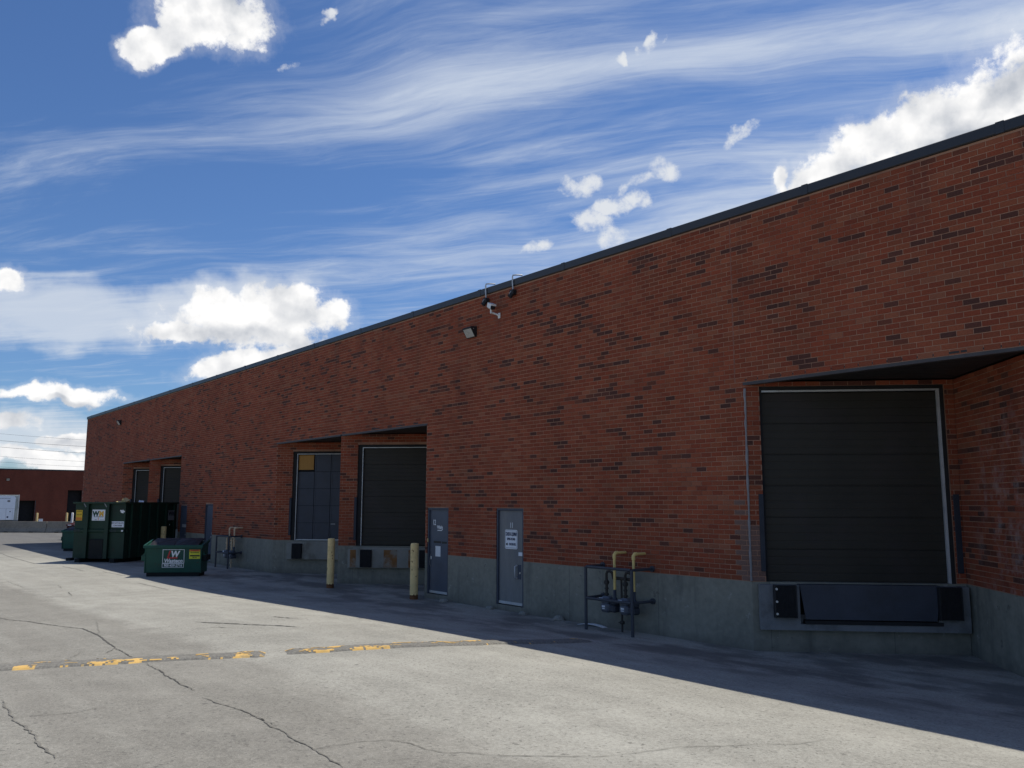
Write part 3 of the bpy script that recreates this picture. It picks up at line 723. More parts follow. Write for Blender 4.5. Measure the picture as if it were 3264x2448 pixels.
DOCK_LABEL = ['dark overhead door at the far end, left one', 'dark overhead door of the far pair, right one', 'slate blue panelled overhead door with one plywood panel', 'dark ribbed overhead door above the rusty ledge', 'large dark ribbed overhead door nearest the camera']
def dock(i):
    T = DOCKF[i]; u0, u1, z0, z1 = OPEN[i]; near = i == 4
    dr = empty('dock_door'); dr.parent = wh; dr['label'] = DOCK_LABEL[i]
    su, st = (0.02, 0.06) if near else (0.12, 0.075)
    # rubber seal round the opening, galvanised tracks, the reveal behind
    mb = MB(T)
    mb.box(u0 + 0.002, u0 + su, 0.05, 0.30, z0, z1 - 0.002); mb.box(u1 - (0.055 if near else su), u1 - 0.002, 0.05, 0.30, z0, z1 - 0.002)
    mb.box(u0 + su + 0.001, u1 - (0.056 if near else su + 0.001), 0.05, 0.30, z1 - st, z1 - 0.002)
    mb.box(u0 + 0.003, u1 - 0.003, 0.31, 0.34, z0, z1 - 0.003)
    wpart(mb, 'door_seal', M['seal'], dr)
    a, b, c = u0 + su + 0.004, u1 - (0.06 if near else su + 0.004), z1 - st - 0.003
    w = 0.024
    wpart(MB(T).box(a, a + w, 0.07, 0.12, z0 + 0.01, c), 'track', M['seal'] if near else M['silver'], dr)
    wpart(MB(T).box(b - (0.045 if near else w), b, 0.07, 0.12, z0 + 0.01, c), 'track', M['silver'], dr)
    wpart(MB(T).box(a + w + 0.002, b - (0.047 if near else w + 0.002), 0.07, 0.12, c - (0.03 if near else 0.022), c), 'head_trim', M['silver'], dr)
    p0, p1, q0, q1 = a + w + 0.004, b - w - 0.004, z0 + 0.03, c - 0.035
    if i == 2:
        rows, cols = 5, 4; hh = (q1 - q0) / rows; ww = (p1 - p0) / cols
        wpart(MB(T).box(p0, p1, 0.165, 0.20, q0, q1), 'door_backing', M['void'], dr)
        for r in range(rows):
            for k in range(cols):
                x0, x1_, y0, y1 = p0 + k * ww + 0.009, p0 + (k + 1) * ww - 0.009, q0 + r * hh + 0.006, q0 + (r + 1) * hh - 0.006
                if r == rows - 1 and k == 0:
                    o = wpart(MB(T).box(x0 + 0.005, x1_ - 0.03, 0.145, 0.164, y0 + 0.06, y1 - 0.01), 'panel', M['plywood'], dr, 'bare plywood panel'); continue
                mb = MB(T)      # raised rails round a sunk field
                e = 0.045
                mb.box(x0, x1_, 0.140, 0.1645, y0, y0 + e); mb.box(x0, x1_, 0.140, 0.1645, y1 - e, y1)
                mb.box(x0, x0 + e, 0.141, 0.1645, y0 + e, y1 - e); mb.box(x1_ - e, x1_, 0.141, 0.1645, y0 + e, y1 - e)
                mb.prismx([(0.150, y0 + e), (0.162, y0 + e), (0.162, y1 - e), (0.150, y1 - e)], x0 + e, x1_ - e)
                wpart(mb, 'panel', M['door_slate'], dr)
        wpart(MB(T).box(1.98, 2.14, 0.135, 0.139, 1.645, 1.70), 'sticker', M['grey_sign'], dr)
        wpart(MB(T).box(p0, p1 - 0.2, 0.11, 0.16, z0 + 0.022, z0 + 0.058), 'bottom_seal', M['silver'], dr)
    else:
        panel_rows(T, p0, p1, q0, q1, 6, M['door_dark'], dr, 4)
    # steel guards on the jambs
    for (a, b) in ((u0 - 0.075, u0 + 0.004), (u1 + 0.02, u1 + 0.115) if near else (u1 - 0.004, u1 + 0.075)):
        wpart(MB(T).bbox(a, b, -0.014, 0.05, 1.29, 2.57, 0.004), 'jamb_guard', M['guard'])
    # soffit boards and the steel lintel
    xA = TEETH[i]
    nb = 12; up = []
    for k in range(nb):          # boards run parallel to the door, cut to the triangle
        d0, d1 = TS * k / nb, TS * (k + 1) / nb - 0.012
        a0, a1 = TS - d0, TS - d1
        # along the return wall distance d from C, the free length is TS - d measured from the return wall back
        v = []
        for (d, z) in ((d0, SOF), (d1, SOF)):
            pass
        lo = [(TS - (TS - d0), -d0), (TS, -d0), (TS, -d1), (TS - (TS - d1), -d1)]
        b8 = [(p[0], p[1], SOF + 0.03) for p in lo] + [(p[0], p[1], SOF + 0.06) for p in lo]
        mbk = MB(T); mbk._add(b8, [(0, 1, 2, 3), (7, 6, 5, 4), (0, 4, 5, 1), (1, 5, 6, 2), (2, 6, 7, 3), (3, 7, 4, 0)])
        wpart(mbk, 'soffit_board', M['soffit'])
    wpart(MB().box(xA - 0.04, xA + TW + 0.03, -0.006, 0.10, SOF - 0.045, SOF + 0.004), 'lintel', M['lintel'])
    wpart(MB().box(xA, xA + TW, 0.24, 0.30, SOF + 0.0, SOF + 0.5), 'lintel_back', M['soffit'])
    # the ledge under the door with its bumpers
    if near:
        off = 0.15
        ap = wpart(MB(T).box(0.10, 0.735, -off, 0.0, 0.465, 1.085).box(2.885, TS - 0.03, -off, 0.0, 0.465, 1.085).box(0.101, TS - 0.031, -off + 0.001, 0.0, 0.365, 0.464).box(0.735, 2.885, -0.02, 0.0, 0.466, 0.60), 'dock_apron', M['apron'], label='blue grey painted dock ledge')
        wpart(MB(T).box(0.73, 2.89, -0.02, 0.01, 0.60, 1.08), 'leveler_pit', M['void'])
        lp = MB(T); ql = [(0.735, 1.078), (2.92, 1.078), (2.85, 0.545), (0.81, 0.545)]
        lp.prism(ql[::-1], -off - 0.035, -off - 0.012); lp.box(0.735, 2.92, -off - 0.036, 0.25, 1.0785, 1.098)
        wpart(lp, 'leveler_lip', M['lip'])
        wpart(MB(T).box(0.80, 2.95, -off - 0.02, -0.021, 0.468, 0.525), 'lip_gap_shade', M['seal'])  # dark strip standing for the shaded gap below the lip
        for (a, b) in ((0.315, 0.665), (2.875, 3.225)):
            bp_ = MB(T)
            for k in range(14):
                x = a + 0.02 + (b - a - 0.04) * k / 14; bp_.box(x, x + (b - a - 0.04) / 14 - 0.003, -off - 0.115 + 0.004 * random.random(), -off - 0.012, 0.575, 1.083)
            bo = wpart(bp_, 'dock_bumper', M['rubber'])
            wpart(MB(T).box(a - 0.005, a + 0.018, -off - 0.12, -off - 0.002, 0.57, 1.088).box(b - 0.018, b + 0.005, -off - 0.12, -off - 0.002, 0.57, 1.088).box(a, b, -off - 0.012, -off - 0.001, 0.575, 1.083), 'bumper_plate', M['black'], bo)
            for zz in (0.635, 0.83, 1.03) if a < 1 else ():
                wpart(MB(T).tube([(a + 0.03, -off - 0.115, zz), (a + 0.03, -off - 0.142, zz)], 0.019, 10), 'bolt', M['bolt'], bo)
    else:
        off = 0.14
        a0 = {0: 0.40, 1: 0.40, 2: 0.53, 3: 0.345}[i]
        am = wpart(MB(T).bbox(a0, TS - 0.02, -off, 0.0, 0.48, 1.03, 0.008).box(a0 + 0.15, TS - 0.1, -off + 0.02, 0.08, 1.031, 1.085), 'dock_apron', M['apron_bare'])
        if i == 3:
            for (a, b) in ((0.42, 0.60), (1.45, 1.86), (2.20, 2.42)):
                wpart(MB(T).box(a, b, -off - 0.003, -off + 0.0005, 0.50, 1.01), 'rust_stain', M['rust'], am)
        for (a, b) in ((0.755, 1.09), (2.55, 2.88)):
            bp_ = MB(T)
            for k in range(12):
                x = a + (b - a) * k / 12; bp_.box(x, x + (b - a) / 12 - 0.003, -off - 0.11 + 0.004 * random.random(), -off - 0.001, 0.505, 1.015)
            wpart(bp_, 'dock_bumper', M['rubber'])
for i in range(5): dock(i)
# sealant in the corner joint of the near dock and the movement joint above it
mb = MB()
zs = np.arange(1.13, SOF - 0.05, 0.12)
mb.tube([(-8.905 + random.uniform(-0.005, 0.005), -0.004, z) for z in zs], [random.uniform(0.014, 0.028) for _ in zs], 6)
wpart(mb, 'joint_sealant', M['caulk'])
wpart(MB().box(-9.115, -9.10, -0.0035, 0.02, SOF + 0.02, ZT), 'movement_joint', M['joint'])
for x in (-22.0, -33.6, -53.0): wpart(MB().box(x, x + 0.012, -0.0035, 0.02, 1.14 if x < -30 else SOF + 0.2, ZT), 'movement_joint', M['joint'])

# --- the steel doors for people
def man_door(x0, x1, z0, z1, mat, label, hinge_left, kick=True):
    d = empty('door'); d.parent = wh; d['label'] = label
    wpart(MB().box(x0, x0 + 0.05, 0.015, 0.16, z0, z1).box(x1 - 0.05, x1, 0.015, 0.16, z0, z1).box(x0 + 0.0505, x1 - 0.0505, 0.0155, 0.16, z1 - 0.05, z1 - 0.0005).box(x0 - 0.002, x1 + 0.002, 0.17, 0.2, z0, z1), 'door_frame', M['frame'], d)
    wpart(MB().bbox(x0 + 0.054, x1 - 0.054, 0.055, 0.10, z0 + 0.02, z1 - 0.054, 0.003), 'door_leaf', mat, d)
    wpart(MB().box(x0 + 0.053, x1 - 0.053, 0.044, 0.054, z0 + 0.025, z0 + 0.085), 'kick_strip', M['silver'], d)
    hx = x0 + 0.056 if hinge_left else x1 - 0.056
    for zz in (z0 + 0.3, z0 + 1.05, z1 - 0.4):
        wpart(MB().tube([(hx, 0.05, zz), (hx, 0.05, zz + 0.11)], 0.011, 8), 'hinge', M['frame'], d)
    return d
d12 = man_door(*DOORS[0][:4], M['door_blue'], 'slate blue steel door numbered 12', False)
d11 = man_door(*DOORS[1][:4], M['door_grey'], 'scuffed grey steel door numbered 11', True)
dA = man_door(*DOORS[2][:4], M['door_blue'], 'slate blue steel door behind the small dumpster', False)
dB = man_door(*DOORS[3][:4], M['door_blue'], 'slate blue steel door right of the small dumpster', False)
def wtext(body, size, mat, parent, x, y, z, **k):
    o = text(body, size, mat, parent, Matrix.Translation((-WO[0], 0, 0)) @ face(x, y, z), **k); return o
wtext('12', 0.19, M['white'], d12, -18.60, 0.0535, 1.905, name='door_number', xs=0.75, bold=0.003)
wtext('Whirlg', 0.115, M['white'], d12, -18.34, 0.0535, 1.79, xs=0.78, bold=0.004)
wpart(MB().box(-18.45, -18.25, 0.0525, 0.0545, 1.705, 1.725), 'underline', M['white'], d12)
for (a, b, c) in ((-18.62, -18.28, 1.395), (-18.24, -18.02, 1.39)): wpart(MB().box(a, b, 0.0525, 0.0545, c, c + 0.05), 'tape_strip', M['black'], d12)
wpart(MB().box(-18.53, -18.30, 0.051, 0.0543, 1.06, 1.32), 'paper_notice', M['paper'], d12)
wpart(MB().bbox(-18.72, -18.68, 0.03, 0.054, 0.98, 1.06, 0.004), 'handle', M['silver'], d12)
wpart(MB().tube([(-18.73, 0.05, 1.10), (-18.75, 0.03, 1.0), (-18.76, 0.03, 0.85), (-18.72, 0.05, 0.80)], 0.006, 6), 'pull_cord', M['grey_sign'], d12)
wpart(MB().bbox(-18.835, -18.80, -0.004, 0.014, 1.41, 1.50, 0.003), 'doorbell', M['cardboard'], d12)
wtext('11', 0.17, M['white'], d11, -15.415, 0.0535, 1.90, name='door_number', xs=0.75, bold=0.002)
wpart(MB().bbox(-15.145, -15.005, 0.035, 0.0545, 1.235, 1.315, 0.003).box(-15.05, -15.015, 0.033, 0.036, 1.25, 1.30), 'keypad', M['sign_white'], d11)
wpart(MB().tube([(-15.21, 0.05, 0.74), (-15.21, -0.01, 0.76), (-15.21, -0.015, 1.0), (-15.21, 0.05, 1.02)], 0.015, 10), 'handle', M['silver'], d11)
wpart(MB().box(-15.19, -15.07, 0.049, 0.054, 0.72, 1.04), 'handle_plate', M['frame'], d11)
wpart(MB().tube([(-15.10, 0.054, 0.86), (-15.10, 0.04, 0.86)], 0.022, 12), 'lock', M['bolt'], d11)
for dd_, x in ((dA, DOORS[2]), (dB, DOORS[3])):
    wpart(MB().tube([(x[1] - 0.12, 0.054, 1.02), (x[1] - 0.12, 0.0, 1.02)], 0.03, 10), 'handle', M['bolt'], dd_)
wpart(MB().box(-38.55, -38.02, 0.045, 0.0545, 1.33, 1.46), 'letter_slot', M['silver'], dA)
wpart(MB().box(-34.82, -34.76, 0.03, 0.054, 1.12, 1.2), 'lock', M['bolt'], dB)

# the notice on door 11
sg = empty('notice_sign', (-15.42, 0.0505, 1.59)); tag(sg, 'white notice about shipping and receiving fixed to the grey door 11', 'sign')
mb = MB(); c = 0.025; w_, h_ = 0.225, 0.215
mb.prism([(-w_ + c, -h_), (w_ - c, -h_), (w_, -h_ + c), (w_, h_ - c), (w_ - c, h_), (-w_ + c, h_), (-w_, h_ - c), (-w_, -h_ + c)], -0.004, 0.0)
mb.build('sign_plate', M['sign_white'], sg)
mb = MB()
for zz in (-0.19, 0.19): mb.box(-0.2, 0.2, -0.0052, -0.0042, zz - 0.004, zz + 0.004)
for xx in (-0.205, 0.205): mb.box(xx - 0.004, xx + 0.004, -0.0051, -0.0042, -0.19, 0.19)
mb.build('border', M['grey_sign'], sg)
text('CCI MEDICAL EQUIPMENT', 0.105, M['navy'], sg, face(0, -0.005, 0.115), xs=0.335, bold=0.004)
text('SHIPPING / RECEIVING', 0.075, M['navy'], sg, face(0, -0.005, 0.005), xs=0.40, bold=0.002)
text('PLEASE RING BELL', 0.075, M['navy'], sg, face(0.05, -0.005, -0.11), xs=0.41, bold=0.002)
MB().prism([(-0.185, -0.13), (-0.15, -0.13), (-0.15, -0.15), (-0.115, -0.11), (-0.15, -0.07), (-0.15, -0.09), (-0.185, -0.09)], -0.0056, -0.0042).build('arrow', M['black'], sg)

# ------------------------------------------------------------------ things on the long wall
def wall_light(loc, rz, label):
    r = empty('wall_light', loc, rz); tag(r, label, 'lamp', 'wall pack lamps on the brick walls')
    W = 0.215
    MB().prismx([(0.0, -0.18), (0.0, 0.18), (-0.20, 0.16), (-0.24, 0.12), (-0.22, 0.09), (-0.07, -0.17)], -W, -W + 0.02).prismx([(0.0, -0.18), (0.0, 0.18), (-0.20, 0.16), (-0.24, 0.12), (-0.22, 0.09), (-0.07, -0.17)], W - 0.02, W).prismx([(0.0, -0.181), (0.0, 0.185), (-0.20, 0.165), (-0.245, 0.125), (-0.245, 0.105), (-0.03, 0.10), (-0.03, -0.181)], -W + 0.02, W - 0.02).build('lamp_housing', M['lamp'], r)
    MB().prismx([(-0.031, 0.095), (-0.215, 0.095), (-0.185, 0.03), (-0.075, -0.165), (-0.031, -0.165)], -W + 0.022, W - 0.022).build('lens', M['lens'], r)
    MB().tube([(W - 0.001, -0.13, 0.09), (W + 0.008, -0.13, 0.09)], 0.014, 8).build('screw', M['bolt'], r)
    r.scale = (0.84, 0.80, 0.72)
    return r
wl = wall_light((-16.92, -0.001, 6.60), 0, 'boxy dark wall lamp left of the security camera high on the near brick wall')
o = copy_tree(wl); o.location = (-49.7, -0.001, 6.70); o['label'] = 'small dark wall lamp near the far top corner of the long brick wall'

def security_camera():
    r = empty('security_camera', (-15.83, 0.0, 6.86)); tag(r, 'white bullet security camera on a bracket below the roof edge', 'camera'); r.scale = (0.82, 0.82, 0.82)
    MB().bbox(-0.05, 0.05, -0.02, 0.0, -0.10, 0.06, 0.006).build('wall_plate', M['camera_white'], r)
    MB().tube([(0, -0.02, -0.02), (-0.04, -0.07, 0.015), (-0.08, -0.20, 0.05), (-0.09, -0.24, 0.055)], [0.03, 0.026, 0.024, 0.026], 10).tube([(-0.09, -0.24, 0.03), (-0.09, -0.24, 0.16)], 0.03, 10).build('bracket', M['camera_white'], r)
    # housing points along the wall towards the yard and down
    R = Matrix.Translation((-0.07, -0.24, 0.23)) @ Matrix.Rotation(rad(-8), 4, 'Z') @ Matrix.Rotation(rad(24), 4, 'Y')
    a = 0.075; c = 0.03
    oct_ = [(-a + c, -a), (a - c, -a), (a, -a + c), (a, a - c), (a - c, a), (-a + c, a), (-a, a - c), (-a, -a + c)]
    MB(R).prismx([(p, q) for p, q in oct_], -0.14, 0.09).prismx([(-a - 0.01, a - 0.03), (-a - 0.01, a + 0.012), (a + 0.01, a + 0.012), (a + 0.01, a - 0.03)][::-1], -0.13, 0.12).build('camera_housing', M['camera_white'], r)
    MB(R).prismx([(p * 0.93, q * 0.93) for p, q in oct_], 0.09, 0.105).tube([(0.104, 0, 0), (0.115, 0, 0)], 0.045, 14).build('camera_lens', M['black'], r)
security_camera()

def roof_conduit(x, label):
    r = empty('roof_conduit', (x, 0.0, 7.40)); tag(r, label, 'conduit', 'grey conduits hooked over the roof edge')
    y = -0.065
    MB().tube([(0.10, 0.15, 0.32), (0.06, 0.02, 0.315), (0.02, -0.07, 0.30), (0.0, y, 0.26), (0.0, y, 0.12), (0.02, y, -0.06)], 0.017, 10).build('conduit_pipe', M['silver'], r)
    MB().bbox(-0.055, 0.085, y - 0.06, -0.004, -0.17, -0.05, 0.015).tube([(0.0, y - 0.02, -0.16), (-0.03, y - 0.07, -0.22)], [0.05, 0.06], 12).build('lamp_head', M['lamp'], r)
    MB().tube([(0.03, y - 0.065, -0.09), (0.0, y - 0.09, -0.14), (-0.02, y - 0.08, -0.2)], 0.006, 6).build('cable', M['silver'], r)
    return r
roof_conduit(-16.30, 'grey conduit over the roof edge directly above the security camera')
roof_conduit(-15.25, 'grey conduit over the roof edge to the right of the security camera')

# ------------------------------------------------------------------ bollards
def bollard(loc, label, r=0.103, h=1.42):
    b = empty('bollard', loc); tag(b, label, 'bollard', 'yellow steel bollards')
    MB().lathe([(r, 0.13), (r * 1.0, h - 0.05), (r * 0.97, h - 0.025), (r * 0.8, h - 0.008), (0.0, h)], 24).build('post', M['bollard'], b)
    zz = [0.10 + 0.05 * math.sin(k * 2.1) * random.random() + 0.03 for k in range(24)]
    m_ = MB(); vs = []; fs = []
    for k in range(24):
        a = 2 * math.pi * k / 24
        for z in (0.0, zz[k]): vs.append(((r + 0.002) * math.cos(a), (r + 0.002) * math.sin(a), z))
    fs = [(2 * k, 2 * ((k + 1) % 24), 2 * ((k + 1) % 24) + 1, 2 * k + 1) for k in range(24)]
    m_._add(vs, fs); m_.lathe([(r * 0.999, 0.0), (r * 0.999, 0.135)], 24); m_.build('rusty_foot', M['bollard_rust'], b)
    for k in range(6):
        a = random.uniform(-1.9, 0.3); z = random.uniform(0.5, 1.3); q = Matrix.Rotation(a, 4, 'Z') @ Matrix.Translation((r + 0.001, 0, z))
        MB(q).quad((0, -0.008, -0.02), (0, 0.012, -0.012), (0, 0.009, 0.02), (0, -0.012, 0.013)).build('paint_chip', M['bollard_rust'], b)
    return b
bollard((-22.66, -0.78, -0.02), 'yellow bollard in front of the slate blue dock door')
bollard((-18.77, -0.42, -0.02), 'yellow bollard beside the door numbered 12')
bollard((-38.45, -0.75, -0.02), 'yellow bollard between the big green container and the small dumpster', 0.115, 1.40)

# ------------------------------------------------------------------ gas meters and their guard rails
def guard_rail(xa, xb, xl, xr, label, z1=1.195, z2=0.605):
    r = empty('guard_rail', ((xa + xb) / 2, -0.58, 0)); o = Vector(((xa + xb) / 2, -0.58, 0))
    tag(r, label, 'guard rail', 'pipe rails round the gas meters')
    y = -0.58; rr = 0.031
    for x in (xa, xb): MB().tube([(x, y, -0.05), (x, y, z1)], rr, 12).build('post', M['rail'], r, o)
    for z in (z1, z2):
        MB().tube([(xa + 0.03, y, z), (xb - 0.03, y, z)], rr * 0.9, 12).build('rail', M['rail'], r, o)
        MB().tube([(xa, y + 0.03, z), (xl, 0.0, z)], rr * 0.85, 12).build('rail', M['rail'], r, o)
        MB().tube([(xb, y + 0.03, z), (xr, 0.0, z)], rr * 0.85, 12).build('rail', M['rail'], r, o)
        for x in (xl, xr): MB().tube([(x, -0.04, z), (x, 0.004, z)], 0.055, 12).build('flange', M['rail'], r, o)
    return r
guard_rail(-12.31, -11.09, -12.41, -11.10, 'dark pipe guard rail round the near gas meters right of door 11')
guard_rail(-32.48, -31.22, -32.60, -31.45, 'dark pipe guard rail round the far gas meters by the small dumpster', 1.16, 0.56)

def gas_set(ox, mats, label, near):
    r = empty('gas_meter_set', (ox, -0.3, 0)); tag(r, label, 'gas meter', 'gas meter sets on the wall')
    ym, ir = mats
    for k, px in enumerate((-0.105, 0.395)):
        y0 = 0.0
        MB().tube([(px, y0, 0.78), (px, y0, 1.42), (px + 0.005, y0 + 0.015, 1.455), (px + 0.01, y0 + 0.05, 1.468), (px + 0.01, y0 + 0.31, 1.468)], 0.027, 12).build('gas_pipe', ym, r)
        MB().tube([(px, y0, 1.36), (px, y0, 1.43), (px + 0.008, y0 + 0.03, 1.468), (px + 0.01, y0 + 0.08, 1.468)], 0.036, 12).build('elbow', ym, r)
        mx = px - 0.20
        q = MB().bbox(mx - 0.13, mx + 0.10, -0.10, 0.10, 0.34, 0.53, 0.05).bbox(mx - 0.11, mx + 0.09, -0.09, 0.09, 0.50, 0.645, 0.035).build('meter', M['meter'], r)
        MB().bbox(mx + 0.105, mx + 0.27, -0.09, 0.10, 0.36, 0.50, 0.03).lathe([(0.0, 0.50), (0.085, 0.50), (0.095, 0.545), (0.06, 0.59), (0.03, 0.64), (0.03, 0.78), (0.0, 0.78)], 14, Matrix.Translation((px, 0, 0))).build('regulator', M['meter_dark'], r)
        MB().box(mx - 0.05, mx + 0.03, -0.104, -0.1005, 0.44, 0.475).box(mx - 0.045, mx + 0.025, -0.104, -0.1005, 0.41, 0.425).build('meter_label', M['sign_white'], q)
        MB().bbox(mx - 0.12, mx - 0.02, -0.115, -0.095, 0.565, 0.615, 0.006).build('meter_dial', M['sign_white'], q)
        # riser with union and valve, bent over into the header
        MB().tube([(mx - 0.02, 0, 0.64), (mx - 0.02, 0, 1.06), (mx + 0.0, 0, 1.105), (mx + 0.05, 0.02, 1.115), (mx + 0.09, 0.05, 1.08), (mx + 0.10, 0.06, 1.0)], 0.026, 10).build('riser_pipe', ir, r)
        MB().tube([(mx - 0.02, 0, 0.86), (mx - 0.02, 0, 0.90), (mx - 0.02, 0, 0.94)], [0.04, 0.056, 0.04], 8).tube([(mx - 0.02, 0, 0.66), (mx - 0.02, 0, 0.70)], 0.042, 8).tube([(mx - 0.02, 0, 0.77), (mx - 0.02, 0, 0.80)], 0.04, 8).build('union', ir, r)
    MB().tube([(-0.21, 0.06, 0.99), (0.30, 0.06, 0.985)], 0.03, 10).build('header_pipe', ir, r)
    MB().tube([(0.01, 0.06, 0.98), (0.03, 0.05, 0.4), (0.03, 0.05, -0.03)], 0.019, 8).build('service_pipe', ir, r)
    MB().bbox(-0.01, 0.07, 0.02, 0.09, 0.15, 0.21, 0.012).tube([(-0.02, 0.01, 0.18), (0.08, 0.01, 0.18)], 0.011, 6).build('valve', ir, r)
    return r
gas_set(-11.70, (M['gas_yellow'], M['iron']), 'two grey gas meters with yellow pipes on the concrete base right of door 11', True)
gas_set(-31.82, (M['gas_pale'], M['gas_pale']), 'two blue grey gas meters with pale pipes right of the small dumpster', False)

# ------------------------------------------------------------------ dumpsters
def dumpster_body(name, loc, rz, W, D, H, mat):
    r = empty(name, loc, rz)
    t_ = 0.03
    # tapered tub: front leans in a little at the foot, open top under the lids
    fr = [(0.05, 0.13), (0.0, H - 0.10), (D, H + 0.10), (D - 0.06, 0.13)]
    MB().prismx(fr, -W / 2 + t_, W / 2 - t_).build('tub', mat, r)
    for s_ in (-1, 1):
        x0, x1 = (-W / 2 + 0.001, -W / 2 + t_) if s_ < 0 else (W / 2 - t_, W / 2 - 0.001)
        MB().prismx([(0.02, 0.11), (-0.015, H - 0.09), (D + 0.01, H + 0.105), (D - 0.04, 0.11)], x0, x1).build('side_plate', mat, r)
    MB().bbox(-W / 2 - 0.045, W / 2 + 0.045, -0.05, 0.02, H - 0.105, H - 0.005, 0.01).build('front_rim', mat, r)
    for s_ in (-1, 1):
        x = s_ * (W / 2 + 0.02)
        MB().prismx([(-0.03, H - 0.10), (-0.03, H - 0.01), (D + 0.02, H + 0.15), (D + 0.02, H + 0.06)], x - 0.025, x + 0.025).build('side_rim', mat, r)
        a, b = (W / 2 + 0.001, W / 2 + 0.14) if s_ > 0 else (-W / 2 - 0.14, -W / 2 - 0.001)
        MB().bbox(a, b, 0.12, D - 0.2, 0.50, 0.68, 0.012).build('fork_pocket', M['bin_dark'] if s_ > 0 else mat, r)
        MB().prism([(s_ * W / 2, 0.68), (s_ * W / 2, 0.80), (s_ * (W / 2 + 0.12), 0.685)][::s_], 0.125, 0.15).build('gusset', mat, r)
    MB().box(-W / 2 + 0.06, W / 2 - 0.06, 0.08, D - 0.1, 0.0, 0.125).build('base_runner', M['bin_dark'], r)
    return r
dmp = dumpster_body('dumpster', (-29.0, -3.27, 0.0), rad(57), 1.80, 0.85, 1.02, M['bin_green'])
dmp.location = (-29.20, -3.16, 0.0)
tag(dmp, 'small green waste dumpster with a white and red logo in front', 'dumpster', 'green front loading dumpsters')
for s_, top in ((-1, 0.14), (1, 0.16)):
    x0, x1 = (-0.78, -0.01) if s_ < 0 else (0.01, 0.78)
    vs = []; n = 6
    for j in range(n + 1):
        for i in range(n + 1):
            u, v = i / n, j / n; y = 0.0 + v * 0.84; z = 1.0 + 0.20 * v + (0.015 + 0.45 * top * math.sin(math.pi * v) ** 1.0) * math.sin(math.pi * (0.12 + 0.76 * u)) * (0.9 if s_ > 0 else 0.45)
            vs.append((x0 + (x1 - x0) * u, y, z + random.uniform(-0.01, 0.012)))
    m_ = MB(); k0 = (n + 1) ** 2
    vs2 = vs + [(p[0], p[1], p[2] - 0.03) for p in vs]
    fs = [(j * (n + 1) + i, j * (n + 1) + i + 1, (j + 1) * (n + 1) + i + 1, (j + 1) * (n + 1) + i) for j in range(n) for i in range(n)]
    fs += [tuple(k0 + q for q in f[::-1]) for f in fs]
    for i in range(n): fs += [(i, k0 + i, k0 + i + 1, i + 1), (n * (n + 1) + i + 1, k0 + n * (n + 1) + i + 1, k0 + n * (n + 1) + i, n * (n + 1) + i)]
    for j in range(n): fs += [((j + 1) * (n + 1), k0 + (j + 1) * (n + 1), k0 + j * (n + 1), j * (n + 1)), (j * (n + 1) + n, k0 + j * (n + 1) + n, k0 + (j + 1) * (n + 1) + n, (j + 1) * (n + 1) + n)]
    m_._add(vs2, fs); m_.build('lid', M['lid'], dmp)
bin2 = copy_tree(dmp); bin2.location = (-46.75, -2.30, 0.0); bin2.rotation_euler = (0, 0, rad(45))
bin2['label'] = 'green dumpster half hidden behind the big container, its left side showing'
# decals of the first one only. The front leans: y grows by 0.05 over its height
def fy(z): return 0.05 - 0.05 * (z - 0.13) / 0.79 - 0.004
lean = Matrix.Rotation(math.atan(0.05 / 0.79), 4, 'X')
def decal(u, z): return Matrix.Translation((u, fy(z), z)) @ lean
def frame_box(u0, u1, z0, z1, w, name, mat, parent):
    zc = (z0 + z1) / 2; T = decal((u0 + u1) / 2, zc); a, h = (u1 - u0) / 2, (z1 - z0) / 2
    MB(T).box(-a, a, -0.003, 0, h - w, h).box(-a, a, -0.003, 0, -h, -h + w).box(-a, -a + w, -0.003, 0, -h + w, h - w).box(a - w, a, -0.003, 0, -h + w, h - w).build(name, mat, parent)
frame_box(-0.335, 0.355, 0.425, 0.875, 0.016, 'decal_frame', M['white'], dmp)
frame_box(-0.345, 0.345, 0.285, 0.420, 0.014, 'decal_frame', M['white'], dmp)
MB(decal(0.0, 0.68)).prism([(-0.20, -0.10), (0.13, -0.10), (0.155, -0.055), (-0.135, -0.055), (-0.065, 0.155), (-0.12, 0.155)], -0.0035, -0.0005).build('logo_mark', M['red'], dmp)
text('W', 0.27, M['white'], dmp, decal(0.05, 0.715) @ face(0, -0.004, 0), 'logo_letter', shear=0.18, bold=0.012, xs=0.92)
text('Wasteco', 0.165, M['white'], dmp, decal(0.01, 0.505) @ face(0, -0.004, 0), 'logo_text', shear=0.15, bold=0.006, xs=0.98)
text('905-459-2716', 0.112, M['white'], dmp, decal(0.0, 0.352) @ face(0, -0.004, 0), 'phone_number', shear=0.15, bold=0.003, xs=0.92)
T = decal(0.685, 0.715)
stk = MB(T).box(-0.175, 0.175, -0.003, 0, -0.15, 0.15).build('sticker', M['sticker'], dmp)
MB(T).box(-0.174, 0.174, -0.0045, -0.0032, 0.09, 0.149).build('sticker_band', M['orange'], stk)
text('DANGER', 0.055, M['red'], stk, T @ face(0, -0.006, 0.12), 'lettering', bold=0.002, xs=1.1)
text('NO PARKING', 0.05, M['black'], stk, T @ face(0, -0.006, 0.055), 'lettering', bold=0.001, xs=0.9)
MB(T).box(-0.15, 0.16, -0.0045, -0.0032, -0.07, -0.025).build('sticker_band', M['black'], stk)
text('NE PAS', 0.045, M['black'], stk, T @ face(0, -0.006, -0.105), 'lettering', bold=0.001)

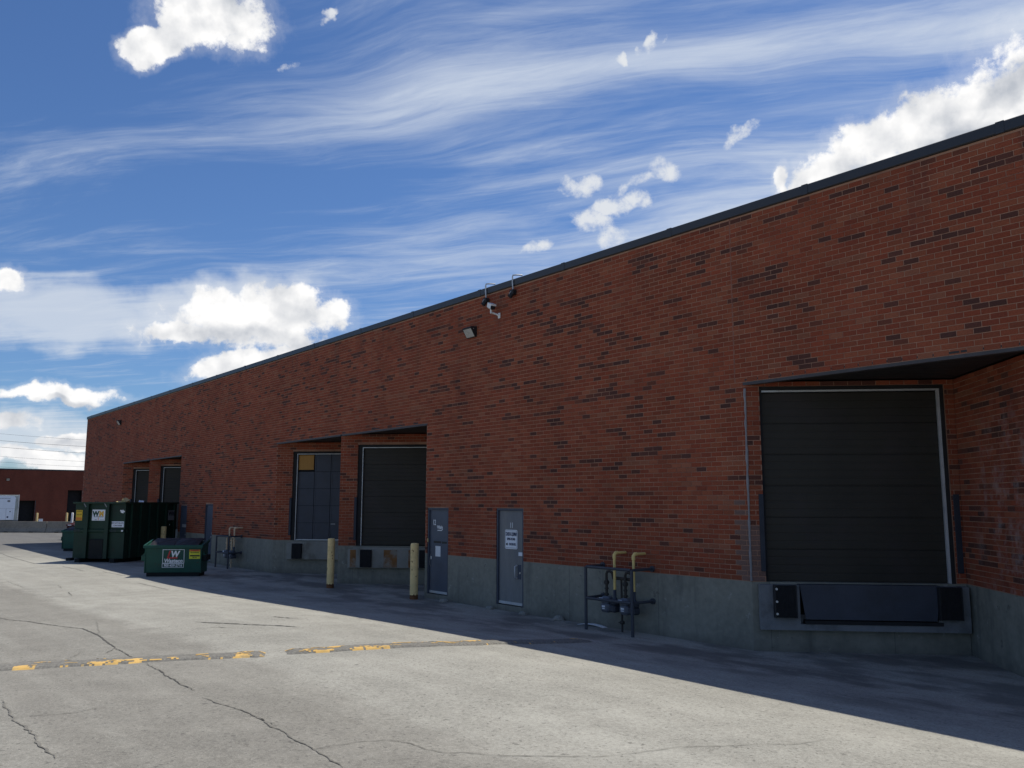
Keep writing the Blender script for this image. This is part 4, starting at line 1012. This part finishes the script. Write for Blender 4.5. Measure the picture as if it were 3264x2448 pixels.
mar = dumpster_body('waste_bin', (-60.75, 0.45, 0.0), rad(45), 1.25, 0.9, 0.98, M['maroon'])
tag(mar, 'dark maroon waste bin standing in front of the concrete barrier', 'waste bin')
MB().box(-0.6, 0.6, 0.02, 0.9, 0.93, 0.97).build('lid', M['maroon'], mar)
MB().box(-0.55, -0.30, -0.057, -0.0505, 0.90, 0.96).box(-0.1, 0.0, -0.057, -0.0505, 0.91, 0.94).build('marking', M['white'], mar)

# ------------------------------------------------------------------ the big container
ctr = empty('waste_container', (-38.62, -4.22, 0.0), rad(42)); tag(ctr, 'large dark green ribbed waste container backed up to the far docks', 'container')
CW, CL, CH = 2.24, 3.75, 2.40
g = M['box_green']
MB().box(0, CW, 0.0, 0.06, 0.16, CH).build('front_panel', g, ctr)
MB().box(CW - 0.05, CW, 0.061, CL, 0.16, CH - 0.02).build('side_panel', g, ctr)
MB().box(0, 0.05, 0.061, CL, 0.16, CH - 0.02).build('side_panel', g, ctr)
MB().box(0.051, CW - 0.051, CL - 0.05, CL, 0.16, CH - 0.02).build('back_panel', g, ctr)
MB().box(0.051, CW - 0.051, 0.061, CL - 0.051, 0.16, 0.24).box(0.06, CW - 0.06, 0.5, CL - 0.06, 1.7, 2.1).build('floor_pan', M['bin_dark'], ctr)
for x in (0.50, 1.42):
    MB().prism([(x, 0.16), (x + 0.16, 0.16), (x + 0.16, CH - 0.07), (x, CH - 0.07)][::-1], -0.12, -0.001).build('rib', g, ctr)
    MB(Matrix.Translation((x + 0.0, -0.125, CH - 0.12)) @ Matrix.Rotation(rad(-35), 4, 'Y')).box(-0.02, 0.02, -0.004, 0.0, -0.09, 0.10).build('tape_mark', M['grey_sign'], ctr)
for a, b in ((0.0, 0.499), (0.661, 1.419), (1.581, CW)):
    MB().prismx([(-0.001, 1.18), (-0.001, 1.34), (-0.05, 1.30), (-0.05, 1.22)], a, b).build('band', g, ctr)
MB().bbox(-0.05, CW + 0.05, -0.13, 0.08, CH - 0.065, CH + 0.005, 0.01).box(CW - 0.06, CW + 0.06, 0.081, CL + 0.05, CH - 0.07, CH).box(-0.06, 0.06, 0.081, CL + 0.05, CH - 0.07, CH).box(0.061, CW - 0.061, CL - 0.06, CL + 0.05, CH - 0.07, CH).build('top_rim', g, ctr)
for k in range(6):
    y = 0.35 + k * 0.62
    MB().prismx([(y, 0.18), (y + 0.10, 0.18), (y + 0.10, CH - 0.075), (y, CH - 0.075)], CW + 0.001, CW + 0.085).build('rib', g, ctr)
MB().box(CW + 0.001, CW + 0.04, 0.10, CL, 1.22, 1.30).build('band', g, ctr)
MB().bbox(0.74, 1.38, -0.08, -0.001, 0.14, 0.92, 0.02).build('access_hatch', M['bin_dark'], ctr)
for x in (0.25, CW - 0.45): MB().box(x, x + 0.2, -0.20, CL, 0.0, 0.159).build('skid_beam', M['bin_dark'], ctr)
MB().box(-0.17, 0.02, -0.16, 0.1, 0.06, 0.17).build('foot_plate', M['bin_dark'], ctr)
def csign(x0, x1, z0, z1, mat, name='sign_panel', y=0.0): return MB().box(x0, x1, y - 0.006, y - 0.0005, z0, z1).build(name, mat, ctr)
s1 = csign(0.76, 1.36, 1.66, 2.10, M['sign_white'])
text('W', 0.27, M['wm_green'], s1, face(0.925, -0.0075, 1.925), 'logo_letter', bold=0.016, xs=0.95)
text('M', 0.27, M['wm_gold'], s1, face(1.175, -0.0075, 1.925), 'logo_letter', bold=0.016, xs=0.95)
text('WASTE MANAGEMENT', 0.05, M['wm_green'], s1, face(1.06, -0.0075, 1.81), 'lettering', xs=0.85)
text('1-800', 0.045, M['navy'], s1, face(0.93, -0.0075, 1.695), 'lettering'); text('wm.com', 0.045, M['navy'], s1, face(1.22, -0.0075, 1.695), 'lettering')
MB().box(1.035, 1.06, -0.0085, -0.0065, 1.67, 1.79).build('rust_drip', M['orange'], s1)
s2 = csign(1.66, 2.20, 1.40, 1.635, M['sign_white'])
text('DO NOT BLOCK', 0.085, M['navy'], s2, face(1.92, -0.0075, 1.565), 'lettering', bold=0.001, xs=0.82)
text('CONTAINER', 0.085, M['navy'], s2, face(1.93, -0.0075, 1.465), 'lettering', bold=0.001, xs=0.78)
s3 = csign(0.04, 0.32, 1.66, 2.08, M['sticker_warm'])
MB().box(0.041, 0.30, -0.008, -0.0062, 1.675, 1.79).build('sticker_band', M['orange'], s3)
text('DANGER', 0.06, M['black'], s3, face(0.18, -0.0075, 2.03), 'lettering', xs=1.0)
text('KEEP OUT', 0.055, M['black'], s3, face(0.18, -0.0075, 1.90), 'lettering', xs=0.9)
sm = MB(); random.seed(3)
for k in range(9):
    x, z = 2.08 + random.uniform(-0.05, 0.09), 2.03 + random.uniform(-0.05, 0.05); sm.prism([(x - 0.04, z - 0.02), (x + 0.03, z - 0.03), (x + 0.045, z + 0.02), (x - 0.02, z + 0.03)], -0.006 - k * 0.0004, -0.0005)
sm.build('torn_label', M['white'], ctr)
MB().box(2.13, 2.21, -0.056, -0.051, 1.23, 1.29).build('reflector', M['white'], ctr)
text('016', 0.17, M['meter_dark'], ctr, face(0.16, -0.055, 1.26), 'stencil'); text('015', 0.17, M['meter_dark'], ctr, face(1.78, -0.055, 1.26), 'stencil')
SIDE = Matrix(((0, 0, 1, 0), (1, 0, 0, 0), (0, 1, 0, 0), (0, 0, 0, 1)))
s4 = MB().box(CW + 0.0855, CW + 0.092, 2.95, 3.42, 1.62, 2.05).build('sign_panel', M['grey_sign'], ctr)
text('W', 0.25, M['black'], s4, Matrix.Translation((CW + 0.093, 3.10, 1.90)) @ SIDE, 'logo_letter', bold=0.014); text('M', 0.25, M['meter_dark'], s4, Matrix.Translation((CW + 0.093, 3.31, 1.90)) @ SIDE, 'logo_letter', bold=0.014)
MB().box(CW + 0.0855, CW + 0.09, 3.08, 3.12, 1.40, 1.46).build('reflector', M['white'], ctr)
random.seed(11)
Tc = ctr.matrix_basis if False else Matrix.Translation(ctr.location) @ Matrix.Rotation(rad(42), 4, 'Z')
def carton(p, size, rot, label, mat=M['cardboard']):
    r = empty('carton', Tc @ Vector(p)); r.rotation_euler = rot; tag(r, label, 'box', 'rubbish heaped in the container')
    a, b, c = size
    MB().bbox(-a, a, -b, b, -c, c, 0.006).build('carton_body', mat, r)
    MB().box(-a, a, -b - 0.004, b + 0.004, c, c + 0.006).build('flap', mat, r)
carton((2.00, 0.30, 2.42), (0.11, 0.12, 0.10), (0.3, 0.5, 0.8), 'pale cardboard box tilted on top of the big container')
carton((1.62, 0.5, 2.36), (0.09, 0.12, 0.06), (0.1, 0.2, 0.4), 'flat cardboard box just showing over the container rim')
carton((2.03, 1.35, 2.37), (0.10, 0.08, 0.07), (0.4, 0.1, 1.2), 'small white box showing over the container side', M['white'])

# ------------------------------------------------------------------ barriers, far yard
def barrier(s0, s1, label):
    c = BAR_P + BAR_D * (s0 + s1) / 2
    r = empty('concrete_barrier', (c.x, c.y, 0.0), math.atan2(BAR_D.y, BAR_D.x)); tag(r, label, 'barrier', 'concrete barriers along the yard edge')
    L = (s1 - s0) / 2 - 0.015
    pr = [(-0.30, 0.0), (-0.30, 0.08), (-0.15, 0.36), (-0.10, 0.87), (0.10, 0.87), (0.15, 0.36), (0.30, 0.08), (0.30, 0.0)]
    MB().prismx(pr[::-1], -L, L).build('barrier_body', M['barrier'], r)
    for x in (-L * 0.55, L * 0.45): MB().prism([(x - 0.2, 0.0), (x + 0.2, 0.0), (x + 0.13, 0.07), (x - 0.13, 0.07)][::-1], -0.305, -0.29).build('drain_slot', M['void'], r)
    return r
barrier(-6.6, -2.42, 'weathered concrete barrier leftmost, partly out of the frame')
barrier(-2.40, 1.80, 'weathered concrete barrier between the white trailer and the green dumpster')
barrier(1.82, 6.02, 'weathered concrete barrier half hidden behind the green container')
barrier(6.04, 10.2, 'weathered concrete barrier behind the container near the wall')
pp = empty('white_post', (-62.25, 0.49, 0.0)); tag(pp, 'slim white post in front of the barrier beside the big container', 'post')
MB().lathe([(0.07, 0), (0.07, 1.66), (0.05, 1.7), (0, 1.7)], 16).build('post', M['white'], pp)
MB().lathe([(0.072, 0.9), (0.072, 1.0)], 16).build('band', M['black'], pp)

FX, GL = -145.2, -1.3
fb = empty('far_warehouse', (FX, 20, GL)); FO = (FX, 20, GL); tag(fb, 'low red brick building across the far end of the yard', 'building')
holes = [(10.08, 12.20, GL, 2.57), (16.55, 18.52, GL, 4.16)]
ff = Face(frame_of(FX, 0, rad(90)), -60, 70, GL - 0.3, 7.06, [(h[0], h[1], h[2] - 0.4, h[3]) for h in holes])
mb = MB(); sheet(mb, ff, GL - 0.3, 7.06, 0.0, 0.35); mb.box(FX - 60, FX - 4, -60, 70, GL, 6.9); mb.build('wall', M['far_brick'], fb, FO)
MB().box(FX - 0.4, FX + 0.06, -60, 70, 7.061, 7.24).build('coping', M['coping'], fb, FO)
for (a, b, c, d_) in holes:
    MB().box(FX - 2.2, FX - 2.0, a - 0.2, b + 0.2, c, d_ + 0.2).box(FX - 2.0, FX - 0.36, a - 0.2, a - 0.02, c, d_ + 0.2).box(FX - 2.0, FX - 0.36, b + 0.02, b + 0.2, c, d_ + 0.2).box(FX - 2.0, FX - 0.36, a - 0.02, b + 0.02, d_ + 0.02, d_ + 0.2).build('dock_opening', M['void'], fb, FO)
    MB().box(FX - 0.02, FX + 0.03, b + 0.002, b + 0.09, c, d_).build('door_frame', M['lintel'], fb, FO)
    MB().box(FX - 1.2, FX - 1.1, a, b, c, d_).build('dock_door', M['seal'], fb, FO)
o = copy_tree(wl); o.location = (FX + 0.001, 8.42, 5.62); o.rotation_euler = (0, 0, rad(90)); o.scale = (1.0, 1.0, 1.0); o['label'] = 'small wall lamp on the low brick building above the white trailer'
for k, (y, lb) in enumerate(((12.40, 'slim yellow bollard beside the dark opening next to the trailer'), (16.40, 'slim yellow bollard left of the taller dark opening'))):
    b = bollard((FX + 1.2, y, GL), lb, 0.15, 2.05)
ub = empty('utility_box', (FX + 1.0, 12.92, GL)); tag(ub, 'small white utility box against the low brick building', 'utility box')
MB().bbox(-0.2, 0.2, -0.28, 0.28, 0, 1.15, 0.02).build('cabinet', M['sign_white'], ub); MB().bbox(-0.24, 0.24, -0.31, 0.31, 1.151, 1.2, 0.01).build('lid', M['grey_sign'], ub)

# the parked trailer with its cooling unit
tr = empty('refrigerated_trailer', (-103.5, 2.28, GL), rad(90)); tag(tr, 'white refrigerated trailer parked nose first behind the barrier', 'trailer')
# local x runs along the nose, -y faces the camera
MB().bbox(-1.42, 1.42, 0.0, 13.5, 1.35, 4.40, 0.03).build('trailer_body', M['trailer_grey'], tr)
for x in (-1.37, 1.37): MB().bbox(x - 0.05, x + 0.05, -0.05, 0.0, 1.35, 4.42, 0.01).build('corner_post', M['silver'], tr)
MB().box(-1.42, 1.42, -0.06, 0.0, 1.30, 1.75).build('bumper_rail', M['meter_dark'], tr)
un = []; 
for a in range(0, 91, 15): un.append((0.72 + 0.28 * math.sin(rad(a)), 4.02 + 0.28 * math.cos(rad(a))))
poly = [(-1.0, 1.83), (-1.0, 4.02)] + [(-p[0], p[1]) for p in un[::-1]][1:] + un + [(0.93, 1.83)]
cu = MB().prism(poly, -0.62, -0.061).build('cooling_unit', M['trailer'], tr)
MB().box(0.25, 0.50, -0.626, -0.619, 3.66, 3.86).build('vent', M['grey_sign'], cu)
MB().box(-0.96, 0.96, -0.624, -0.6195, 2.98, 2.992).box(0.18, 0.192, -0.624, -0.6195, 1.85, 2.98).box(0.79, 0.80, -0.624, -0.6195, 1.85, 2.98).build('door_seam', M['meter_dark'], cu)
MB().tube([(0.36, -0.62, 2.12), (0.36, -0.627, 2.12)], 0.09, 16).build('badge', M['navy'], cu)
MB().tube([(0.56, -0.62, 2.68), (0.56, -0.626, 2.68)], 0.07, 12).build('handle', M['grey_sign'], cu)
text('WWW.REEFER-COLD', 0.14, M['navy'], cu, face(0.02, -0.622, 4.03), 'lettering', shear=0.1, xs=0.75)
for k in range(8): MB(Matrix.Translation((1.0, -0.35, 2.9 + k * 0.12))).box(-0.005, 0.012, -0.18, 0.18, -0.03, 0.02).build('louver', M['trailer_grey'], cu)
for x in (-0.9, 0.9):
    MB().box(x - 0.08, x + 0.08, 1.9, 2.1, 0.08, 1.35).box(x - 0.16, x + 0.16, 1.85, 2.15, 0.0, 0.08).build('landing_leg', M['meter_dark'], tr)
    for y in (10.6, 11.9):
        w_ = MB(Matrix.Translation((x, y, 0.52)) @ Matrix.Rotation(rad(90), 4, 'Y')).lathe([(0.0, -0.26), (0.42, -0.26), (0.52, -0.2), (0.52, 0.2), (0.42, 0.26), (0, 0.26)], 24).build('wheel', M['rubber'], tr)
        MB(Matrix.Translation((x, y, 0.52)) @ Matrix.Rotation(rad(90), 4, 'Y')).lathe([(0.0, 0.27), (0.28, 0.265), (0.28, -0.265), (0.0, -0.27)], 16).build('rim', M['silver'], w_)

# power lines beyond the far building
WIRES = [((-288.77, 25.67, 22.1), (-273.52, 45.26, 20.33)), ((-288.98, 25.85, 20.1), (-273.73, 45.43, 18.42)), ((-289.18, 26.01, 18.23), (-273.93, 45.59, 16.51)),
         ((-289.47, 26.25, 15.54), (-274.19, 45.81, 14.05)), ((-289.64, 26.39, 13.9), (-274.36, 45.95, 12.5)), ((-289.8, 26.52, 12.45), (-274.49, 46.05, 11.32))]
ORD = ['topmost', 'second from the top', 'third from the top', 'third from the bottom', 'second from the bottom', 'lowest']
for k, (a, b) in enumerate(WIRES):
    a, b = Vector(a), Vector(b); h = (b - a); L = h.length; pts = []
    for i in range(41):
        s_ = -120 + 240 * i / 40 + L / 2; p = a + h * (s_ / L); p.z += 0.0006 * ((s_ - L / 2) ** 2 - (L / 2) ** 2); pts.append(p)
    o = MB().tube(pts, 0.042 if k in (1, 2) else 0.028, 5).build('power_line', M['wire'])
    tag(o, 'thin overhead power line above the low far building, %s of six' % ORD[k], 'power line', 'overhead power lines')

# ------------------------------------------------------------------ speed bumps with worn yellow paint
def speed_bump(path, half, label, stripes, seed):
    random.seed(seed)
    pts = [Vector(p) for p in path]; c = []
    for a, b in zip(pts[:-1], pts[1:]):
        n = max(1, int((b - a).length / 0.03))
        for i in range(n): c.append(a.lerp(b, i / n))
    c.append(pts[-1]); L = len(c)
    mid = c[L // 2]; r = empty('speed_bump', (mid.x, mid.y, gz(*mid))); org = (mid.x, mid.y, gz(*mid))
    tag(r, label, 'speed bump', 'asphalt speed bumps across the yard')
    K = 14; grid = []; from mathutils import noise as mn
    for i, p in enumerate(c):
        d = (c[min(i + 3, L - 1)] - c[max(i - 3, 0)]).normalized(); nr = Vector((-d.y, d.x)); row = []
        endf = min(1.0, min(i, L - 1 - i) / 3)
        for k in range(K + 1):
            t_ = -1 + 2 * k / K
            e = 0.03 * mn.noise((p.x * 4, p.y * 4, t_ * 0.4))
            q = p + nr * (half * t_ + e)
            h = 0.028 * min(1.0, (1 - abs(t_)) / 0.30) ** 0.8 * endf + 0.004 * mn.noise((q.x * 9, q.y * 9, 0)) * endf
            row.append((q.x, q.y, gz(q.x, q.y) + max(h, -0.01) - (0.006 if abs(t_) == 1 else 0)))
        grid.append(row)
    m_ = MB(); vs = [v for row in grid for v in row]; w = K + 1
    m_._add(vs, [(i * w + k, i * w + k + 1, (i + 1) * w + k + 1, (i + 1) * w + k) for i in range(L - 1) for k in range(K)], None, True)
    m_.build('bump_body', M['bump'], r, org)
    pm = MB()                       # what is left of the paint, flake by flake
    for i in range(L - 1):
        for k in range(K):
            f = i * 0.03; t_ = (k + 0.5) / K
            v = -0.6
            for (s0, s1, t0, t1, amt) in stripes:
                e = min(f - s0, s1 - f) * 3.0; g_ = min(t_ - t0, t1 - t_) * 7.0
                v = max(v, min(min(e, g_), 0.35) + amt - 0.42)
            x, y, _ = grid[i][k]
            v += 0.8 * mn.noise((x * 3.5, y * 3.5, 2)) + 0.65 * mn.noise((x * 9, y * 9, 5)) + 0.55 * mn.noise((x * 29, y * 29, 8))
            if v > 0.0:
                q = [grid[i][k], grid[i][k + 1], grid[i + 1][k + 1], grid[i + 1][k]]
                pm.quad(*[(a[0], a[1], a[2] + 0.004) for a in q])
    o = pm.build('yellow_paint', M['line_paint'], r, org); o['kind'] = 'stuff'
    return r
# across: 0 is the edge away from the camera side for paths that run towards the wall
speed_bump([(-13.0, -11.6), (-12.52, -10.35), (-12.25, -9.6), (-11.86, -8.55), (-11.32, -7.42)], 0.225, 'left speed bump with patchy yellow paint, running out of the frame',
    [(1.45, 1.75, 0.0, 0.35, 0.25), (1.9, 3.3, 0.0, 0.38, 0.22), (2.45, 3.35, 0.1, 0.45, 0.1), (4.05, 4.6, 0.0, 1.0, 0.12)], 5)
speed_bump([(-11.28, -7.14), (-10.97, -6.2), (-10.68, -5.3), (-10.58, -4.67), (-10.66, -3.6), (-10.77, -2.7), (-10.95, -1.9)], 0.20, 'right speed bump with patchy yellow paint, running into the shade',
    [(0.0, 0.75, 0.55, 1.0, 0.2), (0.0, 0.35, 0.1, 1.0, 0.1), (0.75, 1.45, 0.0, 0.45, 0.0), (1.3, 2.9, 0.7, 1.0, 0.12), (1.9, 2.5, 0.35, 0.9, 0.05), (2.6, 3.1, 0.6, 1.0, 0.1)], 9)

# ------------------------------------------------------------------ small litter along the foot of the wall
def chunk(x, y, s, label, name='concrete_lump', mat='apron_bare', cat='rubble'):
    m_ = MB(); vs = []; 
    prof = [(0.0, 0.0), (0.9, 0.0), (1.0, 0.25), (0.75, 0.7), (0.3, 0.95), (0.0, 1.0)]
    m_.lathe([(a * s, b * s * 0.75) for a, b in prof], 8)
    m_.v = [(p[0] * random.uniform(0.75, 1.2), p[1] * random.uniform(0.6, 1.0), p[2] * random.uniform(0.8, 1.1)) for p in m_.v]; m_.smooth = [False] * len(m_.f)
    o = m_.build(name, M[mat]); o.location = (x, y, gz(x, y) - 0.005); tag(o, label, cat, 'concrete lumps at the foot of the wall'); return o
random.seed(21)
chunk(-17.80, -0.16, 0.13, 'pale concrete lump at the lower right corner of door 12')
chunk(-15.98, -0.12, 0.12, 'grey concrete lump at the lower left corner of door 11')
chunk(-14.78, -0.14, 0.11, 'small grey concrete lump at the lower right corner of door 11')
chunk(-13.62, -0.12, 0.15, 'rounded concrete lump midway between door 11 and the gas meters')
st = empty('cardboard_strip', (-12.62, -0.13, 0.0), rad(4)); tag(st, 'flat pale strip of cardboard lying by the guard rail post', 'cardboard')
m_ = MB(); 
for k in range(8):
    x0, x1 = -0.34 + k * 0.085, -0.34 + (k + 1) * 0.085; z0, z1 = 0.035 * math.sin(k / 8 * 3.1), 0.035 * math.sin((k + 1) / 8 * 3.1)
    m_._add([(x0, -0.06, z0), (x1, -0.06, z1), (x1, 0.07, z1), (x0, 0.07, z0), (x0, -0.06, z0 + 0.008), (x1, -0.06, z1 + 0.008), (x1, 0.07, z1 + 0.008), (x0, 0.07, z0 + 0.008)], [(0, 3, 2, 1), (4, 5, 6, 7), (0, 1, 5, 4), (2, 3, 7, 6), (1, 2, 6, 5), (3, 0, 4, 7)])
m_.build('strip', M['paper'], st)
